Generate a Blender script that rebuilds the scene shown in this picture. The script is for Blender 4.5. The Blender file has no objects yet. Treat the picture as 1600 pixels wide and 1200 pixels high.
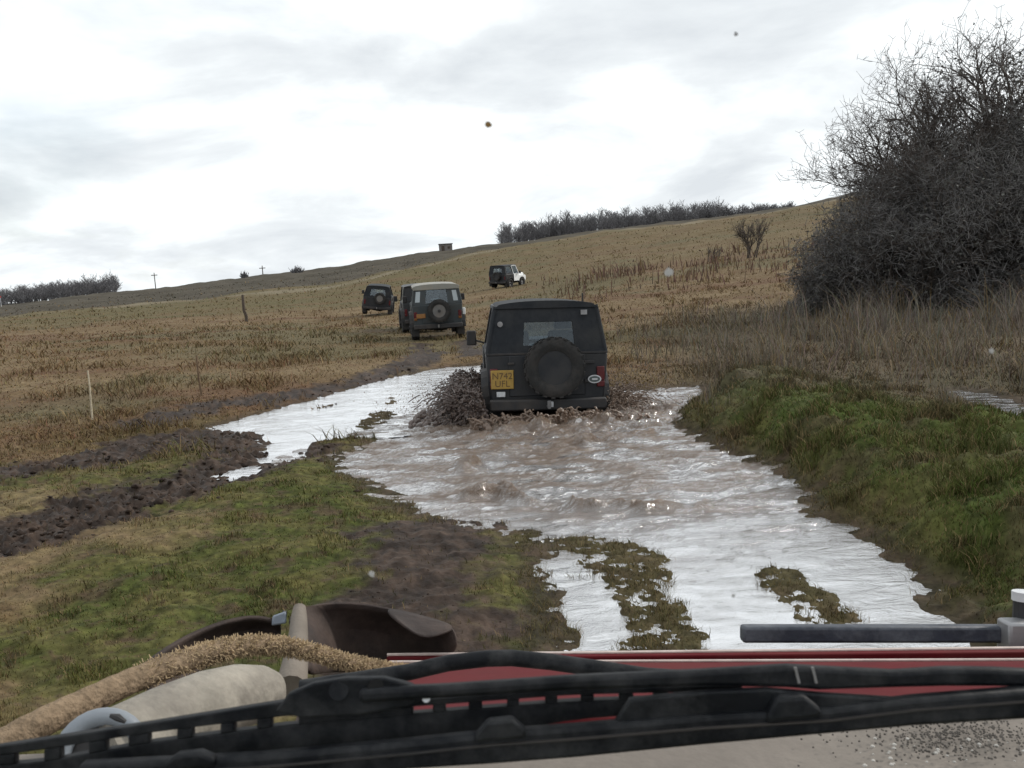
import bpy, bmesh, math, random
import numpy as np
from mathutils import Vector, Matrix

R = math.radians
rng = np.random.default_rng(7)
random.seed(7)
S = bpy.context.scene
COL = S.collection

# ------------------------------------------------------------------ camera
F = 1443.0                       # focal length in pixels of a 1600 px wide frame
PITCH, ROLL = math.atan(180 / F), R(3.5)
CAM = np.array([0.0, 0.0, 1.9])
_f = np.array([0, math.cos(PITCH), -math.sin(PITCH)])
_u0 = np.array([0, math.sin(PITCH), math.cos(PITCH)])
_r0 = np.array([1.0, 0, 0])
UP = math.cos(ROLL) * _u0 + math.sin(ROLL) * _r0
RT = math.cos(ROLL) * _r0 - math.sin(ROLL) * _u0
cam_data = bpy.data.cameras.new('camera')
cam = bpy.data.objects.new('camera', cam_data)
COL.objects.link(cam)
cam_data.sensor_width = 36
cam_data.lens = 36 * F / 1600
cam_data.dof.use_dof = True
cam_data.dof.focus_distance = 14
cam_data.dof.aperture_fstop = 26
cam_data.clip_start = 0.02
cam_data.clip_end = 6000
M = Matrix.Identity(4)
for i in range(3):
    M[i][0], M[i][1], M[i][2], M[i][3] = RT[i], UP[i], -_f[i], CAM[i]
cam.matrix_world = M
S.camera = cam

def at(px, py, D):
    """point seen at a pixel of the photograph, D metres ahead along the view axis"""
    return CAM + D * (_f + (px - 800) / F * RT - (py - 600) / F * UP)

def gp(px, py, z=0.0):
    """point of the level plane z seen at a pixel"""
    d = _f + (px - 800) / F * RT - (py - 600) / F * UP
    return CAM + d * ((z - CAM[2]) / d[2])

# ------------------------------------------------------------------ sky, sun, exposure
SUN_EL, SUN_AZ = R(30), R(62)            # azimuth clockwise from +Y
W = bpy.data.worlds.new('World')
S.world = W
W.use_nodes = True
nt = W.node_tree
N, L = nt.nodes, nt.links
N.clear()
out = N.new('ShaderNodeOutputWorld')
bg = N.new('ShaderNodeBackground')
sky = N.new('ShaderNodeTexSky')
sky.sky_type = 'NISHITA'
sky.sun_disc = False
sky.sun_elevation = SUN_EL
sky.sun_rotation = SUN_AZ
tc = N.new('ShaderNodeTexCoord')
sep = N.new('ShaderNodeSeparateXYZ')
L.new(tc.outputs['Generated'], sep.inputs[0])
zc = N.new('ShaderNodeMath'); zc.operation = 'MAXIMUM'; zc.inputs[1].default_value = 0.0
L.new(sep.outputs['Z'], zc.inputs[0])
za = N.new('ShaderNodeMath'); za.operation = 'ADD'; za.inputs[1].default_value = 0.26
L.new(zc.outputs[0], za.inputs[0])
vd = N.new('ShaderNodeVectorMath'); vd.operation = 'DIVIDE'
L.new(tc.outputs['Generated'], vd.inputs[0])
cz = N.new('ShaderNodeCombineXYZ')
for i in range(3):
    L.new(za.outputs[0], cz.inputs[i])
L.new(cz.outputs[0], vd.inputs[1])
mp = N.new('ShaderNodeMapping')
mp.inputs['Location'].default_value = (3.1, 1.7, 0.0)
mp.inputs['Scale'].default_value = (1.0, 1.0, 0.0)
L.new(vd.outputs[0], mp.inputs[0])
def wnoise(scale, detail, rough, dist):
    n = N.new('ShaderNodeTexNoise')
    n.inputs['Scale'].default_value = scale
    n.inputs['Detail'].default_value = detail
    n.inputs['Roughness'].default_value = rough
    n.inputs['Distortion'].default_value = dist
    L.new(mp.outputs[0], n.inputs['Vector'])
    return n
def wramp(src, stops):
    r = N.new('ShaderNodeValToRGB')
    while len(r.color_ramp.elements) < len(stops):
        r.color_ramp.elements.new(0.5)
    for e, (p, c) in zip(r.color_ramp.elements, stops):
        e.position = p
        e.color = (*c, 1)
    L.new(src, r.inputs[0])
    return r
n1 = wnoise(1.5, 9, 0.55, 0.35)
cloud = wramp(n1.outputs['Fac'], [(0.385, (1.20, 1.25, 1.27)), (0.485, (1.04, 1.09, 1.11)), (0.56, (0.89, 0.935, 0.965)), (0.67, (0.76, 0.805, 0.845))])
n2 = wnoise(0.8, 6, 0.55, 0.3)
gapf = wramp(n2.outputs['Fac'], [(0.56, (0, 0, 0)), (0.72, (0.45, 0.45, 0.45))])
skyb = N.new('ShaderNodeVectorMath'); skyb.operation = 'SCALE'
skyb.inputs['Scale'].default_value = 0.11
L.new(sky.outputs[0], skyb.inputs[0])
mixc = N.new('ShaderNodeMix'); mixc.data_type = 'RGBA'
L.new(gapf.outputs[0], mixc.inputs['Factor'])
L.new(cloud.outputs[0], mixc.inputs[6])
L.new(skyb.outputs[0], mixc.inputs[7])
L.new(mixc.outputs[2], bg.inputs[0])
bg.inputs[1].default_value = 1.0
L.new(bg.outputs[0], out.inputs[0])

sun_data = bpy.data.lights.new('sun', 'SUN')
sun_data.energy = 2.4
sun_data.angle = R(6)
sun_data.color = (1.0, 0.95, 0.87)
sun = bpy.data.objects.new('sun', sun_data)
COL.objects.link(sun)
sd = Vector((math.sin(SUN_AZ) * math.cos(SUN_EL), math.cos(SUN_AZ) * math.cos(SUN_EL), math.sin(SUN_EL)))
sun.rotation_euler = (-sd).to_track_quat('-Z', 'Y').to_euler()

vs = S.view_settings
vs.view_transform = 'Standard'
vs.look = 'None'
vs.exposure = 0.0
vs.gamma = 1.0
vs.use_curve_mapping = False
S.render.engine = 'CYCLES'
S.cycles.use_denoising = True
S.cycles.max_bounces = 6
S.cycles.transparent_max_bounces = 12

# ------------------------------------------------------------------ noise and polygons
def _hash(ix, iy, s):
    h = ix * np.uint32(374761393) + iy * np.uint32(668265263) + np.uint32((s * 1274126177) & 0xFFFFFFFF)
    h = (h ^ (h >> 13)) * np.uint32(1274126177)
    h = h ^ (h >> 16)
    return (h & 0xFFFF) >> 6
_TA = np.arange(1024) / 1023.0 * 2 * math.pi
_TC, _TS = np.cos(_TA).astype(np.float32), np.sin(_TA).astype(np.float32)

def pn(x, y, s=0):
    x = np.asarray(x, float); y = np.asarray(y, float)
    ix = np.floor(x); iy = np.floor(y)
    fx = (x - ix).astype(np.float32); fy = (y - iy).astype(np.float32)
    ix = ix.astype(np.int64).astype(np.uint32); iy = iy.astype(np.int64).astype(np.uint32)
    u = fx * fx * fx * (fx * (fx * 6 - 15) + 10); v = fy * fy * fy * (fy * (fy * 6 - 15) + 10)
    def g(dx, dy):
        a = _hash(ix + np.uint32(dx), iy + np.uint32(dy), s)
        return _TC[a] * (fx - dx) + _TS[a] * (fy - dy)
    a = g(0, 0); b = g(1, 0); c = g(0, 1); d = g(1, 1)
    return ((a + (b - a) * u) * (1 - v) + (c + (d - c) * u) * v) * 1.5

def fbm(x, y, o=4, s=0, g=0.5):
    t = 0; a = 1; m = 0
    for k in range(o):
        t = t + a * pn(x * 2 ** k, y * 2 ** k, s + k * 17)
        m += a
        a *= g
    return t / m * 1.4

def sst(a, b, x):
    t = np.clip((x - a) / (b - a), 0, 1)
    return t * t * (3 - 2 * t)

def poly_sd(x, y, poly):
    """signed distance, negative inside"""
    P = np.asarray(poly, float)[:, :2]
    best = np.full(x.shape, 1e9)
    ins = np.zeros(x.shape, bool)
    for i in range(len(P)):
        a = P[i]; b = P[(i + 1) % len(P)]
        e = b - a
        t = np.clip(((x - a[0]) * e[0] + (y - a[1]) * e[1]) / max(e @ e, 1e-9), 0, 1)
        best = np.minimum(best, np.hypot(x - a[0] - t * e[0], y - a[1] - t * e[1]))
        c = ((a[1] > y) != (b[1] > y))
        den = b[1] - a[1] if abs(b[1] - a[1]) > 1e-9 else 1e-9
        ins ^= c & (x < (b[0] - a[0]) * (y - a[1]) / den + a[0])
    return np.where(ins, -best, best)

def line_d(x, y, pts):
    P = np.asarray(pts, float)[:, :2]
    best = np.full(x.shape, 1e9)
    for a, b in zip(P[:-1], P[1:]):
        e = b - a
        t = np.clip(((x - a[0]) * e[0] + (y - a[1]) * e[1]) / max(e @ e, 1e-9), 0, 1)
        best = np.minimum(best, np.hypot(x - a[0] - t * e[0], y - a[1] - t * e[1]))
    return best

def G(pts, z=0.0):
    return [gp(px, py, z) for px, py in pts]

# ------------------------------------------------------------------ ground shape
POOL = G([(528, 712), (580, 700), (640, 672), (700, 650), (760, 622), (840, 612), (960, 612), (1040, 608), (1085, 606), (1105, 612), (1068, 628),
          (1052, 648), (1062, 668), (1120, 695), (1205, 732), (1255, 782), (1335, 832), (1400, 882), (1442, 932), (1492, 978), (1560, 1060),
          (1500, 1190), (1000, 1190), (905, 1060), (888, 985), (878, 920), (868, 868), (850, 832), (790, 818), (700, 808), (625, 792), (580, 752)])
PUD = G([(340, 666), (400, 649), (480, 629), (560, 605), (640, 585), (700, 575), (752, 571), (790, 575), (780, 600), (735, 618), (690, 655), (650, 676), (600, 682), (545, 684), (480, 693),
         (455, 716), (412, 720), (420, 700), (410, 680), (370, 680)])
PUD2 = G([(345, 745), (365, 738), (392, 731), (394, 737), (370, 748)])
PUD3 = G([(1500, 612), (1545, 618), (1640, 646), (1640, 668), (1560, 640), (1505, 624)])
ISLES = [G([(880, 836), (1000, 838), (1066, 872), (1096, 940), (1134, 1030), (1140, 1080), (955, 1080), (930, 1000), (912, 930), (885, 890)]),
         G([(1148, 878), (1210, 872), (1272, 878), (1326, 930), (1362, 978), (1380, 1010), (1225, 1010), (1202, 965), (1176, 922)]),
         G([(545, 664), (565, 645), (612, 636), (636, 646), (600, 670), (560, 676)]),
         G([(575, 640), (600, 622), (640, 614), (634, 626), (600, 640)]),
         G([(470, 640), (520, 628), (552, 622), (520, 636), (480, 646)])]
BANK = G([(1056, 642), (1092, 618), (1150, 604), (1260, 598), (1420, 606), (1560, 660), (1900, 760), (1900, 1100), (1560, 1060), (1492, 978), (1442, 932), (1400, 882), (1335, 832), (1255, 782), (1205, 732), (1120, 695), (1066, 668)])
SPECK = G([(565, 742), (640, 775), (720, 800), (850, 826), (880, 860), (890, 1000), (850, 1000), (840, 900), (760, 846), (650, 815), (590, 785)])
MUD = [(G([(-220, 790), (-50, 762), (150, 730), (300, 690), (420, 668)]), .42, 1.0),
       (G([(-320, 950), (-60, 878), (120, 826), (250, 780), (400, 722), (450, 712)]), .50, 1.0),
       (G([(225, 672), (330, 640), (450, 626), (560, 600), (650, 572), (672, 558)]), .42, .9),
       (G([(255, 700), (340, 690), (430, 690)]), .6, 1.0),
       (G([(668, 565), (660, 548), (655, 530)]), .3, .8),
       (G([(742, 562), (732, 545), (724, 525)]), .3, .8),
       (G([(600, 508), (640, 500), (700, 512)]), .9, .5),
       (G([(655, 1130), (650, 1010), (660, 920), (680, 840), (740, 812)]), .42, .85),
       (G([(760, 1100), (745, 960), (770, 850)]), .22, .4),
       (G([(868, 860), (880, 930), (905, 1080)]), .25, .6)]
AZK = np.radians([-180, -45, -29, -22.6, -12.5, -4.4, 0, 7.9, 15.5, 20.9, 29, 45, 180])
DK = np.array([0, 14, 24, 32, 53, 76, 120, 180, 250, 300, 450, 900, 4000.])
z250 = np.array([0, -.3, 0.0, 1.9, 4.4, 7.3, 8.8, 11.0, 12.5, 15.0, 16, 15, 0])
z120 = np.array([0, 0, -.1, .1, .8, 1.9, 2.6, 4.0, 5.2, 5.8, 6, 5, 0])
z76 = np.array([0, 0, -.1, -.1, -.15, .10, .55, 1.6, 2.2, 2.5, 2.8, 2.5, 0])
z53 = np.array([0, 0, 0, -.1, -.35, -.45, -.15, .5, .9, 1.1, 1.2, 1, 0])
z32 = np.array([0, .05, .05, .05, -.05, -.26, -.26, 0, .15, .25, .3, .3, 0])
z24 = np.array([0, .1, .1, .1, .03, -.10, -.08, .05, .1, .1, .1, .1, 0])
z14 = np.array([0, .1, .1, .1, .08, .05, .05, .05, .05, .05, .05, .1, 0])
TAB = np.stack([z14 * 0 + .05, z14, z24, z32, z53, z76, z120, z120 + (z250 - z120) * .5, z250, z250 * .97, z250 * .75, z250 * .3 - 3, z250 * 0 - 20])

def base_z(x, y):
    d = np.hypot(x, y); a = np.arctan2(x, y)
    i = np.clip(np.searchsorted(AZK, a) - 1, 0, len(AZK) - 2)
    t = np.clip((a - AZK[i]) / (AZK[i + 1] - AZK[i]), 0, 1); t = t * t * (3 - 2 * t) * .5 + t * .5
    j = np.clip(np.searchsorted(DK, d) - 1, 0, len(DK) - 2)
    s = np.clip((d - DK[j]) / (DK[j + 1] - DK[j]), 0, 1)
    return (TAB[j, i] * (1 - t) + TAB[j, i + 1] * t) * (1 - s) + (TAB[j + 1, i] * (1 - t) + TAB[j + 1, i + 1] * t) * s

def land(x, y):
    """height, mud, bank, shore distance for ground points"""
    x = np.asarray(x, float); y = np.asarray(y, float)
    d = np.hypot(x, y)
    z = base_z(x, y)
    near = (d < 46) & (y > -6)
    far_n = sst(30, 200, d)
    z = z + fbm(x * .12, y * .12, 3, 5) * (.08 + .45 * far_n) * sst(14, 40, d) + fbm(x * .03, y * .03, 2, 9) * .45 * sst(60, 200, d)
    mud = np.zeros_like(z); bank = np.zeros_like(z); shore = np.full(z.shape, 50.0)
    xn, yn = x[near], y[near]
    if len(xn):
        wob = fbm(xn * 1.3, yn * 1.3, 3, 31) * .16 + fbm(xn * 6, yn * 6, 2, 37) * .05
        s1 = poly_sd(xn, yn, POOL); s2 = poly_sd(xn, yn, PUD); s3 = poly_sd(xn, yn, PUD2); s4 = poly_sd(xn, yn, PUD3)
        sw = np.minimum(np.minimum(s1, s2), np.minimum(s3, s4))
        sd_ = sw + wob
        zn = z[near]
        up = np.maximum(zn, .10) * (1 - np.exp(-np.maximum(sd_, 0) / .55))
        zz = np.where(sd_ > 0, up * sst(0, .15, sd_) + up * 0, -.36 * (1 - np.exp(np.minimum(sd_, 0) / .45)))
        blend = np.exp(-np.maximum(sd_, 0) / 2.5)
        zn2 = np.where(sd_ > 4, zn, zz * blend + np.where(sd_ > 0, up, zz) * (1 - blend))
        ff = sst(2, 6, sd_)
        zn2 = zn2 * (1 - ff) + zn * ff
        b = sst(0.0, .75, -poly_sd(xn, yn, BANK) + wob * 1.3)
        bh = .29 + .09 * fbm(xn * 1.1, yn * 1.1, 3, 77) + .05 * fbm(xn * 5, yn * 5, 3, 78)
        bh = bh * (1 - .85 * sst(7.6, 9.6, yn) * sst(3.3, 4.4, xn))
        zn2 = np.where(sd_ > -.1, zn2 + b * bh, zn2)
        isle = np.zeros_like(xn)
        for k, isl in enumerate(ISLES):
            si = -poly_sd(xn, yn, isl) + wob * .9
            lift = sst(-.16, .16, si)
            tgt = .006 + .036 * fbm(xn * 7, yn * 10, 5, 50 + k, .8)
            isle = np.maximum(isle, lift)
            zn2 = zn2 * (1 - lift) + tgt * lift
        sk = sst(-.25, .3, -poly_sd(xn, yn, SPECK) + wob)
        zn2 = zn2 * (1 - sk) + (.008 + .034 * fbm(xn * 6, yn * 8, 5, 71, .75)) * sk
        m = np.zeros_like(xn)
        for pts, w, st in MUD:
            q = line_d(xn, yn, pts) * .85 + fbm(xn * 1.6, yn * 1.6, 3, 91) * .34 + fbm(xn * 7, yn * 7, 3, 92) * .16
            m = np.maximum(m, st * (1 - sst(w * .55, w * 1.35, q)))
        m = np.maximum(m, .55 * (1 - sst(.05, .35, sw + wob)) * (1 - b))
        m = m * (1 - .6 * isle)
        fade = 1 - sst(30, 46, np.hypot(xn, yn))
        clod = fbm(xn * 5, yn * 5, 4, 13)
        zn2 = zn2 + m * (np.abs(clod) * .10 - .045 + .05 * np.abs(fbm(xn * 14, yn * 14, 3, 14, .6))) * np.where(xn < -1.6, 1.0, .3) * np.where(sd_ > .05, 1, .25) * fade
        zn2 = zn2 + (fbm(xn * 2.2, yn * 2.2, 4, 3) * .035 + fbm(xn * 11, yn * 11, 2, 4) * .012) * sst(-.05, .5, sd_) * (1 + b * .8)
        zn2 = np.where((sd_ > .35) & (sk < .2), np.maximum(zn2, np.where(np.hypot(xn, yn) < 19, .018, -9)), zn2)
        z[near] = zn2; mud[near] = m * fade; bank[near] = b; shore[near] = sw
    return z, mud, bank, shore

def mixc3(a, b, t):
    return a * (1 - t[:, None]) + b * t[:, None]
C3 = lambda *c: np.array(c)[None, :]

def ground_col(x, y, mud, bank, shore):
    """the ground's own colour: dry grass, green grass, heath and mud"""
    d = np.hypot(x, y); a = np.degrees(np.arctan2(x, y))
    n1 = fbm(x * .35, y * .35, 4, 201); n2 = fbm(x * 1.7, y * 1.7, 3, 211); n3 = fbm(x * .06, y * .06, 3, 221)
    st = fbm(x * .05, y * .22, 3, 231)
    n4 = fbm(x * 5.5, y * 5.5, 3, 241); n5 = fbm(x * 15, y * 15, 2, 245)
    dry = mixc3(C3(.124, .084, .044), C3(.166, .120, .068), sst(-.4, .5, n1))
    dry = mixc3(dry, C3(.108, .062, .036), sst(.0, .5, st + .5 * n2) * .8)
    dry = mixc3(dry, C3(.092, .082, .044), sst(.0, .5, n3 + .5 * n1) * .7)
    green = mixc3(C3(.050, .058, .015), C3(.088, .080, .028), sst(-.4, .5, n2 + .4 * n1))
    green = mixc3(green, C3(.150, .112, .060), sst(.05, .5, n1 * .8 + n4 * .45) * .8)
    green = mixc3(green, C3(.070, .048, .030), sst(.1, .5, -n2 * .6 + n4 * .55) * .7)
    green = green * (1 + .55 * n5[:, None])
    green = mixc3(green, C3(.060, .040, .026), sst(.25, .6, n5 * .7 + n4 * .5) * .8)
    # near field green, left of the track and on the bank
    gm = (1 - sst(9.5, 14.5, d + 1.5 * n1 + np.where(a > 10, -1.5, 0)))
    gm = np.maximum(gm, bank * .9)
    gm = gm * (1 - .8 * sst(.0, .4, n1 + .1) * sst(-17, -25, a) * (d < 8))
    c = mixc3(dry, green, np.clip(gm, 0, 1))
    bd = bank * sst(.0, .45, fbm(x * 1.3, y * 1.3, 3, 261))
    c = mixc3(c, C3(.048, .072, .016) * (1 + .4 * n5[:, None]), bank * .55)
    c = mixc3(c, C3(.070, .052, .032), bd * .7)
    # rough ground below the thicket on the right
    wd = sst(7, 14, a) * sst(9, 13, d) * (1 - sst(27, 36, d + 3 * n1))
    c = mixc3(c, C3(.085, .070, .050), wd * .75)
    # greener strip in front of the heath, pale track, then dark heath up to the skyline
    edge = 120 + 85 * sst(-12, 6, a)
    gb = sst(62, 84, d + 10 * n3) * (1 - sst(-6, 8, a) * .55)
    c = mixc3(c, C3(.098, .084, .040), gb * .75)
    c = mixc3(c, C3(.128, .088, .048), sst(.05, .4, st + .3 * n1) * sst(60, 80, d) * .7)
    pale = np.exp(-((d - edge - 4 * n3) / 4.0) ** 2)
    c = mixc3(c, C3(.20, .17, .12), pale * .7)
    sc = sst(4, 10, d - edge + 5 * n3)
    hn = fbm(x * .15, y * .15, 3, 251)
    c = mixc3(c, C3(.062, .054, .042) * (1 + .45 * hn[:, None]), sc * .92)
    m2 = mixc3(C3(.026, .018, .014), C3(.060, .041, .031), sst(-.4, .6, n4 + .4 * n2))
    wetc = (1 - sst(-.05, .25, shore)) * (1 - bank)
    c = mixc3(c, C3(.078, .062, .032) * (1 + .5 * n5[:, None]), wetc * .7)
    c = mixc3(c, m2, np.clip(mud * 1.25, 0, 1))
    return np.clip(c, .01, 1)

# ------------------------------------------------------------------ materials
MATS = {}
def mat(name, col=(.5, .5, .5), rough=.6, var=.25, scale=6.0, bump=.15, bscale=None, metal=0.0, spec=.4, dirt=None, dirt_amt=.5, dscale=3.0, attr=None, coat=0.0, trans=0.0):
    if name in MATS:
        return MATS[name]
    m = bpy.data.materials.new(name)
    m.use_nodes = True
    t = m.node_tree; n = t.nodes; l = t.links
    p = n['Principled BSDF']
    p.inputs['Roughness'].default_value = rough
    p.inputs['Metallic'].default_value = metal
    p.inputs['Specular IOR Level'].default_value = spec
    p.inputs['Coat Weight'].default_value = coat
    co = n.new('ShaderNodeTexCoord')
    nz = n.new('ShaderNodeTexNoise'); nz.inputs['Scale'].default_value = scale; nz.inputs['Detail'].default_value = 6; nz.inputs['Roughness'].default_value = .65
    l.new(co.outputs['Object'], nz.inputs['Vector'])
    mr = n.new('ShaderNodeMapRange')
    mr.inputs['From Min'].default_value = .3; mr.inputs['From Max'].default_value = .7
    mr.inputs['To Min'].default_value = 1 - var; mr.inputs['To Max'].default_value = 1 + var
    l.new(nz.outputs['Fac'], mr.inputs['Value'])
    sc = n.new('ShaderNodeVectorMath'); sc.operation = 'SCALE'
    if attr:
        at_ = n.new('ShaderNodeAttribute'); at_.attribute_name = attr
        l.new(at_.outputs['Color'], sc.inputs[0])
    else:
        sc.inputs[0].default_value = col
    l.new(mr.outputs[0], sc.inputs['Scale'])
    last = sc.outputs[0]
    if dirt:
        dn = n.new('ShaderNodeTexNoise'); dn.inputs['Scale'].default_value = dscale; dn.inputs['Detail'].default_value = 9; dn.inputs['Roughness'].default_value = .7
        l.new(co.outputs['Object'], dn.inputs['Vector'])
        dr = n.new('ShaderNodeMapRange')
        dr.inputs['From Min'].default_value = .42; dr.inputs['From Max'].default_value = .66
        dr.inputs['To Min'].default_value = 0; dr.inputs['To Max'].default_value = dirt_amt
        l.new(dn.outputs['Fac'], dr.inputs['Value'])
        mx = n.new('ShaderNodeMix'); mx.data_type = 'RGBA'
        l.new(dr.outputs[0], mx.inputs['Factor'])
        l.new(last, mx.inputs[6])
        mx.inputs[7].default_value = (*dirt, 1)
        last = mx.outputs[2]
        rr = n.new('ShaderNodeMapRange')
        rr.inputs['To Min'].default_value = rough; rr.inputs['To Max'].default_value = .9
        l.new(dr.outputs[0], rr.inputs['Value'])
        l.new(rr.outputs[0], p.inputs['Roughness'])
    l.new(last, p.inputs['Base Color'])
    if bump:
        bn = n.new('ShaderNodeTexNoise'); bn.inputs['Scale'].default_value = bscale or scale * 3; bn.inputs['Detail'].default_value = 5
        l.new(co.outputs['Object'], bn.inputs['Vector'])
        bp = n.new('ShaderNodeBump'); bp.inputs['Strength'].default_value = bump; bp.inputs['Distance'].default_value = .02
        l.new(bn.outputs['Fac'], bp.inputs['Height'])
        l.new(bp.outputs[0], p.inputs['Normal'])
    if trans:
        p.inputs['Transmission Weight'].default_value = trans
    MATS[name] = m
    return m

def glass_mat(name, tint, gloss):
    m = bpy.data.materials.new(name); m.use_nodes = True
    t = m.node_tree; n = t.nodes; l = t.links; n.clear()
    o = n.new('ShaderNodeOutputMaterial'); a = n.new('ShaderNodeBsdfTransparent'); b = n.new('ShaderNodeBsdfGlossy'); x = n.new('ShaderNodeMixShader')
    a.inputs[0].default_value = (*tint, 1); b.inputs[0].default_value = (.8, .85, .9, 1); b.inputs['Roughness'].default_value = .08
    x.inputs[0].default_value = gloss
    l.new(a.outputs[0], x.inputs[1]); l.new(b.outputs[0], x.inputs[2]); l.new(x.outputs[0], o.inputs[0])
    MATS[name] = m
    return m

# ------------------------------------------------------------------ object helpers
def tag(o, label=None, cat=None, group=None, kind=None):
    if label: o['label'] = label
    if cat: o['category'] = cat
    if group: o['group'] = group
    if kind: o['kind'] = kind
    return o

def empty(name, loc=(0, 0, 0), rot=None):
    o = bpy.data.objects.new(name, None)
    COL.objects.link(o)
    o.location = loc
    if rot is not None:
        o.rotation_euler = rot
    o.empty_display_size = .2
    return o

def np_mesh(name, V, faces, m, parent=None, col=None, smooth=False):
    """faces: (n,3) or (n,4) int array"""
    V = np.asarray(V, np.float32); faces = np.asarray(faces, np.int32)
    me = bpy.data.meshes.new(name)
    k = faces.shape[1]
    me.vertices.add(len(V)); me.vertices.foreach_set('co', V.ravel())
    me.loops.add(faces.size); me.loops.foreach_set('vertex_index', faces.ravel())
    me.polygons.add(len(faces))
    me.polygons.foreach_set('loop_start', np.arange(0, faces.size, k, dtype=np.int32))
    if smooth:
        me.polygons.foreach_set('use_smooth', np.ones(len(faces), bool))
    if col is not None:
        c = np.ones((len(V), 4), np.float32); c[:, :col.shape[1]] = col
        a = me.attributes.new('Col', 'FLOAT_COLOR', 'POINT')
        a.data.foreach_set('color', c.ravel())
    me.update(calc_edges=True)
    me.materials.append(m)
    o = bpy.data.objects.new(name, me)
    COL.objects.link(o)
    if parent: o.parent = parent
    return o

class MB:
    def __init__(s): s.v = []; s.f = []
    def add(s, vs, fs):
        b = len(s.v); s.v += [tuple(map(float, p)) for p in vs]; s.f += [tuple(b + i for i in q) for q in fs]; return s
    def hex(s, p):
        return s.add(p, [(0, 3, 2, 1), (4, 5, 6, 7), (0, 1, 5, 4), (1, 2, 6, 5), (2, 3, 7, 6), (3, 0, 4, 7)])
    def box(s, x0, x1, y0, y1, z0, z1):
        return s.hex([(x0, y0, z0), (x1, y0, z0), (x1, y1, z0), (x0, y1, z0), (x0, y0, z1), (x1, y0, z1), (x1, y1, z1), (x0, y1, z1)])
    def taper(s, wb, wt, y0, y1, z0, z1, y0t=None, y1t=None, cx=0):
        y0t = y0 if y0t is None else y0t; y1t = y1 if y1t is None else y1t
        return s.hex([(cx - wb, y0, z0), (cx + wb, y0, z0), (cx + wb, y1, z0), (cx - wb, y1, z0), (cx - wt, y0t, z1), (cx + wt, y0t, z1), (cx + wt, y1t, z1), (cx - wt, y1t, z1)])
    def prism(s, prof, d):
        """closed loop of points pushed along vector d"""
        n = len(prof); d = np.array(d, float)
        vs = [np.array(p, float) for p in prof] + [np.array(p, float) + d for p in prof]
        return s.add(vs, [tuple(range(n))[::-1], tuple(range(n, 2 * n))] + [(i, (i + 1) % n, n + (i + 1) % n, n + i) for i in range(n)])
    def tube(s, pts, rad, n=10, cap=True):
        P = [np.array(p, float) for p in pts]
        rs = rad if hasattr(rad, '__len__') else [rad] * len(P)
        vs = []; fs = []
        prev = None
        for i, p in enumerate(P):
            t = P[min(i + 1, len(P) - 1)] - P[max(i - 1, 0)]
            t = t / (np.linalg.norm(t) + 1e-9)
            if prev is None:
                h = np.array([0, 0, 1.0]) if abs(t[2]) < .9 else np.array([1.0, 0, 0])
            else:
                h = prev
            a = h - t * (h @ t); a /= np.linalg.norm(a) + 1e-9; b = np.cross(t, a); prev = a
            for k in range(n):
                w = 2 * math.pi * k / n
                vs.append(p + rs[i] * (math.cos(w) * a + math.sin(w) * b))
        for i in range(len(P) - 1):
            for k in range(n):
                fs.append((i * n + k, i * n + (k + 1) % n, (i + 1) * n + (k + 1) % n, (i + 1) * n + k))
        if cap:
            fs.append(tuple(range(n))[::-1]); fs.append(tuple((len(P) - 1) * n + k for k in range(n)))
        return s.add(vs, fs)
    def lathe(s, prof, c, axis='x', n=28, cap=True):
        """prof: (offset along axis, radius) list"""
        vs = []; fs = []; c = np.array(c, float)
        for (o, r) in prof:
            for k in range(n):
                w = 2 * math.pi * k / n
                if axis == 'x': q = (o, r * math.cos(w), r * math.sin(w))
                elif axis == 'y': q = (r * math.cos(w), o, r * math.sin(w))
                else: q = (r * math.cos(w), r * math.sin(w), o)
                vs.append(c + np.array(q))
        for i in range(len(prof) - 1):
            for k in range(n):
                fs.append((i * n + k, i * n + (k + 1) % n, (i + 1) * n + (k + 1) % n, (i + 1) * n + k))
        if cap:
            fs.append(tuple(range(n))[::-1]); fs.append(tuple((len(prof) - 1) * n + k for k in range(n)))
        return s.add(vs, fs)
    def frame(s, q, u0, u1, v0, v1, th):
        """slab on quad q (bl, br, tr, tl) with a rectangular opening"""
        q = [np.array(p, float) for p in q]
        nn = np.cross(q[1] - q[0], q[3] - q[0]); nn /= np.linalg.norm(nn); nn *= th
        def P(u, v): return (q[0] * (1 - u) + q[1] * u) * (1 - v) + (q[3] * (1 - u) + q[2] * u) * v
        o = [P(0, 0), P(1, 0), P(1, 1), P(0, 1)]; i = [P(u0, v0), P(u1, v0), P(u1, v1), P(u0, v1)]
        vs = o + i + [p - nn for p in o] + [p - nn for p in i]
        fs = []
        for k in range(4):
            j = (k + 1) % 4
            fs += [(k, j, 4 + j, 4 + k), (8 + j, 8 + k, 12 + k, 12 + j), (j, k, 8 + k, 8 + j), (4 + k, 4 + j, 12 + j, 12 + k)]
        s.add(vs, fs)
        return [P(u0, v0) - nn * .5, P(u1, v0) - nn * .5, P(u1, v1) - nn * .5, P(u0, v1) - nn * .5]
    def slab(s, q, th):
        q = [np.array(p, float) for p in q]
        nn = np.cross(q[1] - q[0], q[3] - q[0]); nn /= np.linalg.norm(nn); nn *= th
        return s.add(q + [p - nn for p in q], [(0, 1, 2, 3), (7, 6, 5, 4), (1, 0, 4, 5), (2, 1, 5, 6), (3, 2, 6, 7), (0, 3, 7, 4)])
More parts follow.
